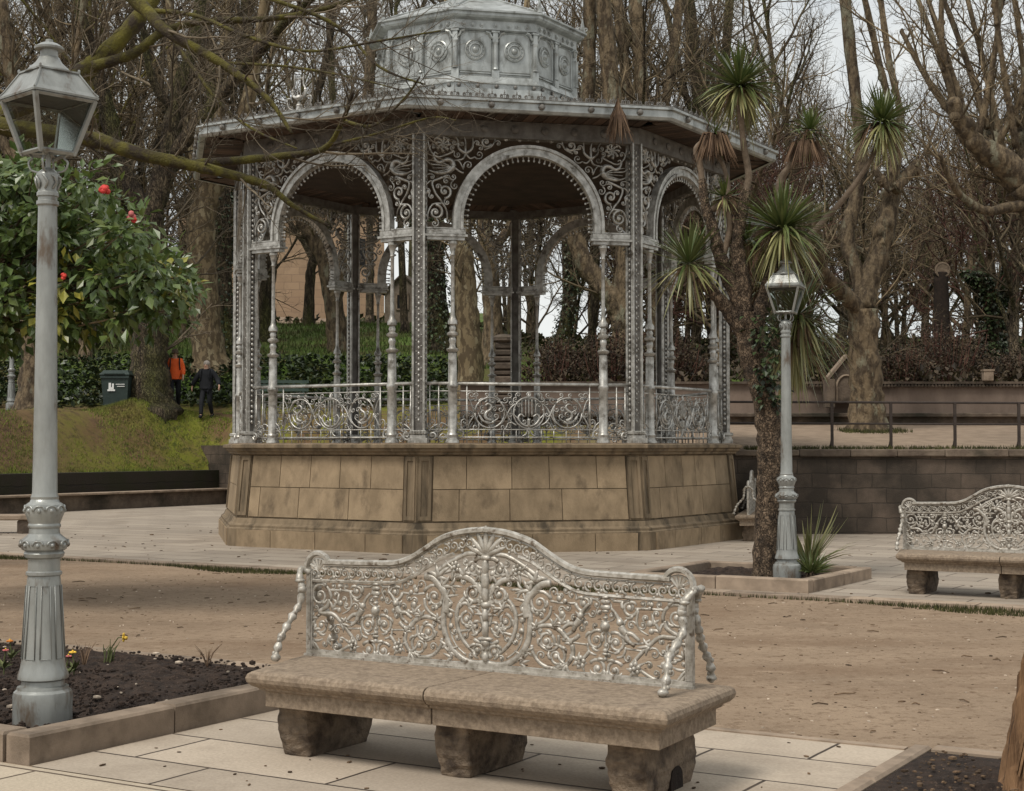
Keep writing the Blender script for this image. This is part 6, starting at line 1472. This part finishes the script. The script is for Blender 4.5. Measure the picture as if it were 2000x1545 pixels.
flower(22, 1252, 'petal_orange', .026, 'orange flower farthest left in the soil bed'); flower(8, 1270, 'petal_pink', .022, 'pink flower just below the orange one at the left edge')
flower(131, 1282, 'petal_pink', .022, 'pink flower touching the right side of the near lamp base'); flower(145, 1274, 'petal_yellow', .025, 'yellow flower right beside the pink one at the near lamp base')
dfl = empty('daffodil', G(212, 1292, .09), 0, 'single pale yellow daffodil bending over its leaves behind the near lamp', 'flower')
mb = MB(); mb.tube([(0, 0, -.03), (.02, 0, .10), (.07, -.01, .17), (.10, -.03, .175)], .004, 4)
for k in range(9): a = rnd(-1, 1); mb.tube([(-.03+.008*k, rnd(-.03, .03), -.02), (-.04+.008*k+a*.03, 0, .08), (-.04+.008*k+a*.07, 0, rnd(.10, .17))], [.006, .005, .002], 3)
mb.build('stalk_and_leaves', M['stem'], dfl); mb = MB()
for k in range(6): a = k*PI/3; mb.blob((.115+.0*k, -.035+.022*math.cos(a), .175+.022*math.sin(a)), (.006, .014, .014), 6, 4)
mb.tube([(.11, -.035, .175), (.14, -.045, .17)], [.010, .014], 7); mb.build('petals', M['petal_yellow'], dfl, True)
for i, (px, py, lb) in enumerate(((405, 1300, 'dry grass tuft near the far edge of the left bed, right of the daffodil'), (165, 1300, 'dry yellowish stalks beside the flowers at the near lamp base'))):
    o = empty('grass_tuft', G(px, py, .08), 0, lb, 'plant'); mb = MB()
    for k in range(16): a = rnd(0, 6.28); l = rnd(.06, .17); mb.tube([(0, 0, -.02), (.3*l*math.cos(a), .3*l*math.sin(a), l*.6), (.7*l*math.cos(a), .7*l*math.sin(a), l)], [.003, .003, .001], 3)
    mb.build('stalks', M['deadleaf'], o)

random.seed(14)
sp_ = empty('tree_stump', (2.5, 7.25, 0), 0, 'broken fibrous brown tree stump leaning at the lower right corner', 'stump')
mb = MB(); n = 22; tops = [.66+.10*math.sin(k*1.1)+rnd(-.07, .05) for k in range(n)]; rings = []
gr_ = [1+.16*math.sin(k*2.7+.5)+rnd(-.09, .09) for k in range(n)]
for j in range(15):
    t = j/14; rg = []
    for k in range(n):
        a = 2*PI*k/n; r = (.215-.055*t)*(1+(gr_[k]-1)*(.6+.5*t))*(1+.35*math.exp(-t*9))*rnd(.965, 1.035); z = -.1+(tops[k]+.1)*t
        rg.append((r*math.cos(a)+.07*t, r*math.sin(a), z))
    rings.append(rg)
rings.append([(p[0]*.55+.03, p[1]*.55, p[2]-.10+rnd(-.05, .05)) for p in rings[-1]]); rings.append([(p[0]*.2+.05, p[1]*.2, .42) for p in rings[-2]])
mb.rings(rings, 0); mb.build('trunk', M['stump'], sp_)
mb = MB()
for k in range(9):
    a = rnd(PI*.95, PI*1.5); r = .185; l = rnd(.2, .5); z0 = rnd(0, .3); mb.tube([(r*math.cos(a)*1.02, r*math.sin(a)*1.02, z0), (r*.93*math.cos(a)+.03, r*.93*math.sin(a), z0+l*.6), (r*.84*math.cos(a)+.05, r*.84*math.sin(a), z0+l)], [.007, .010, .003], 4, rnd(-1, 1))
mb.build('bark_splinters', M['stump'], sp_)

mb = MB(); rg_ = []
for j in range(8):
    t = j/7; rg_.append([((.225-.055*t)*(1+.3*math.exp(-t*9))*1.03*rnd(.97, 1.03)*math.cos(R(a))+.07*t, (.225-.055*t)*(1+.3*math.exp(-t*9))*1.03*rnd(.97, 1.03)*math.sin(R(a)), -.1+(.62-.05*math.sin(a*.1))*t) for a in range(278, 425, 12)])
mb.rings(rg_, 0, cap=False, closed=False); mb.build('shade_shell', M['stumpdark'], sp_)  # dark shell paints the shaded right side of the stump
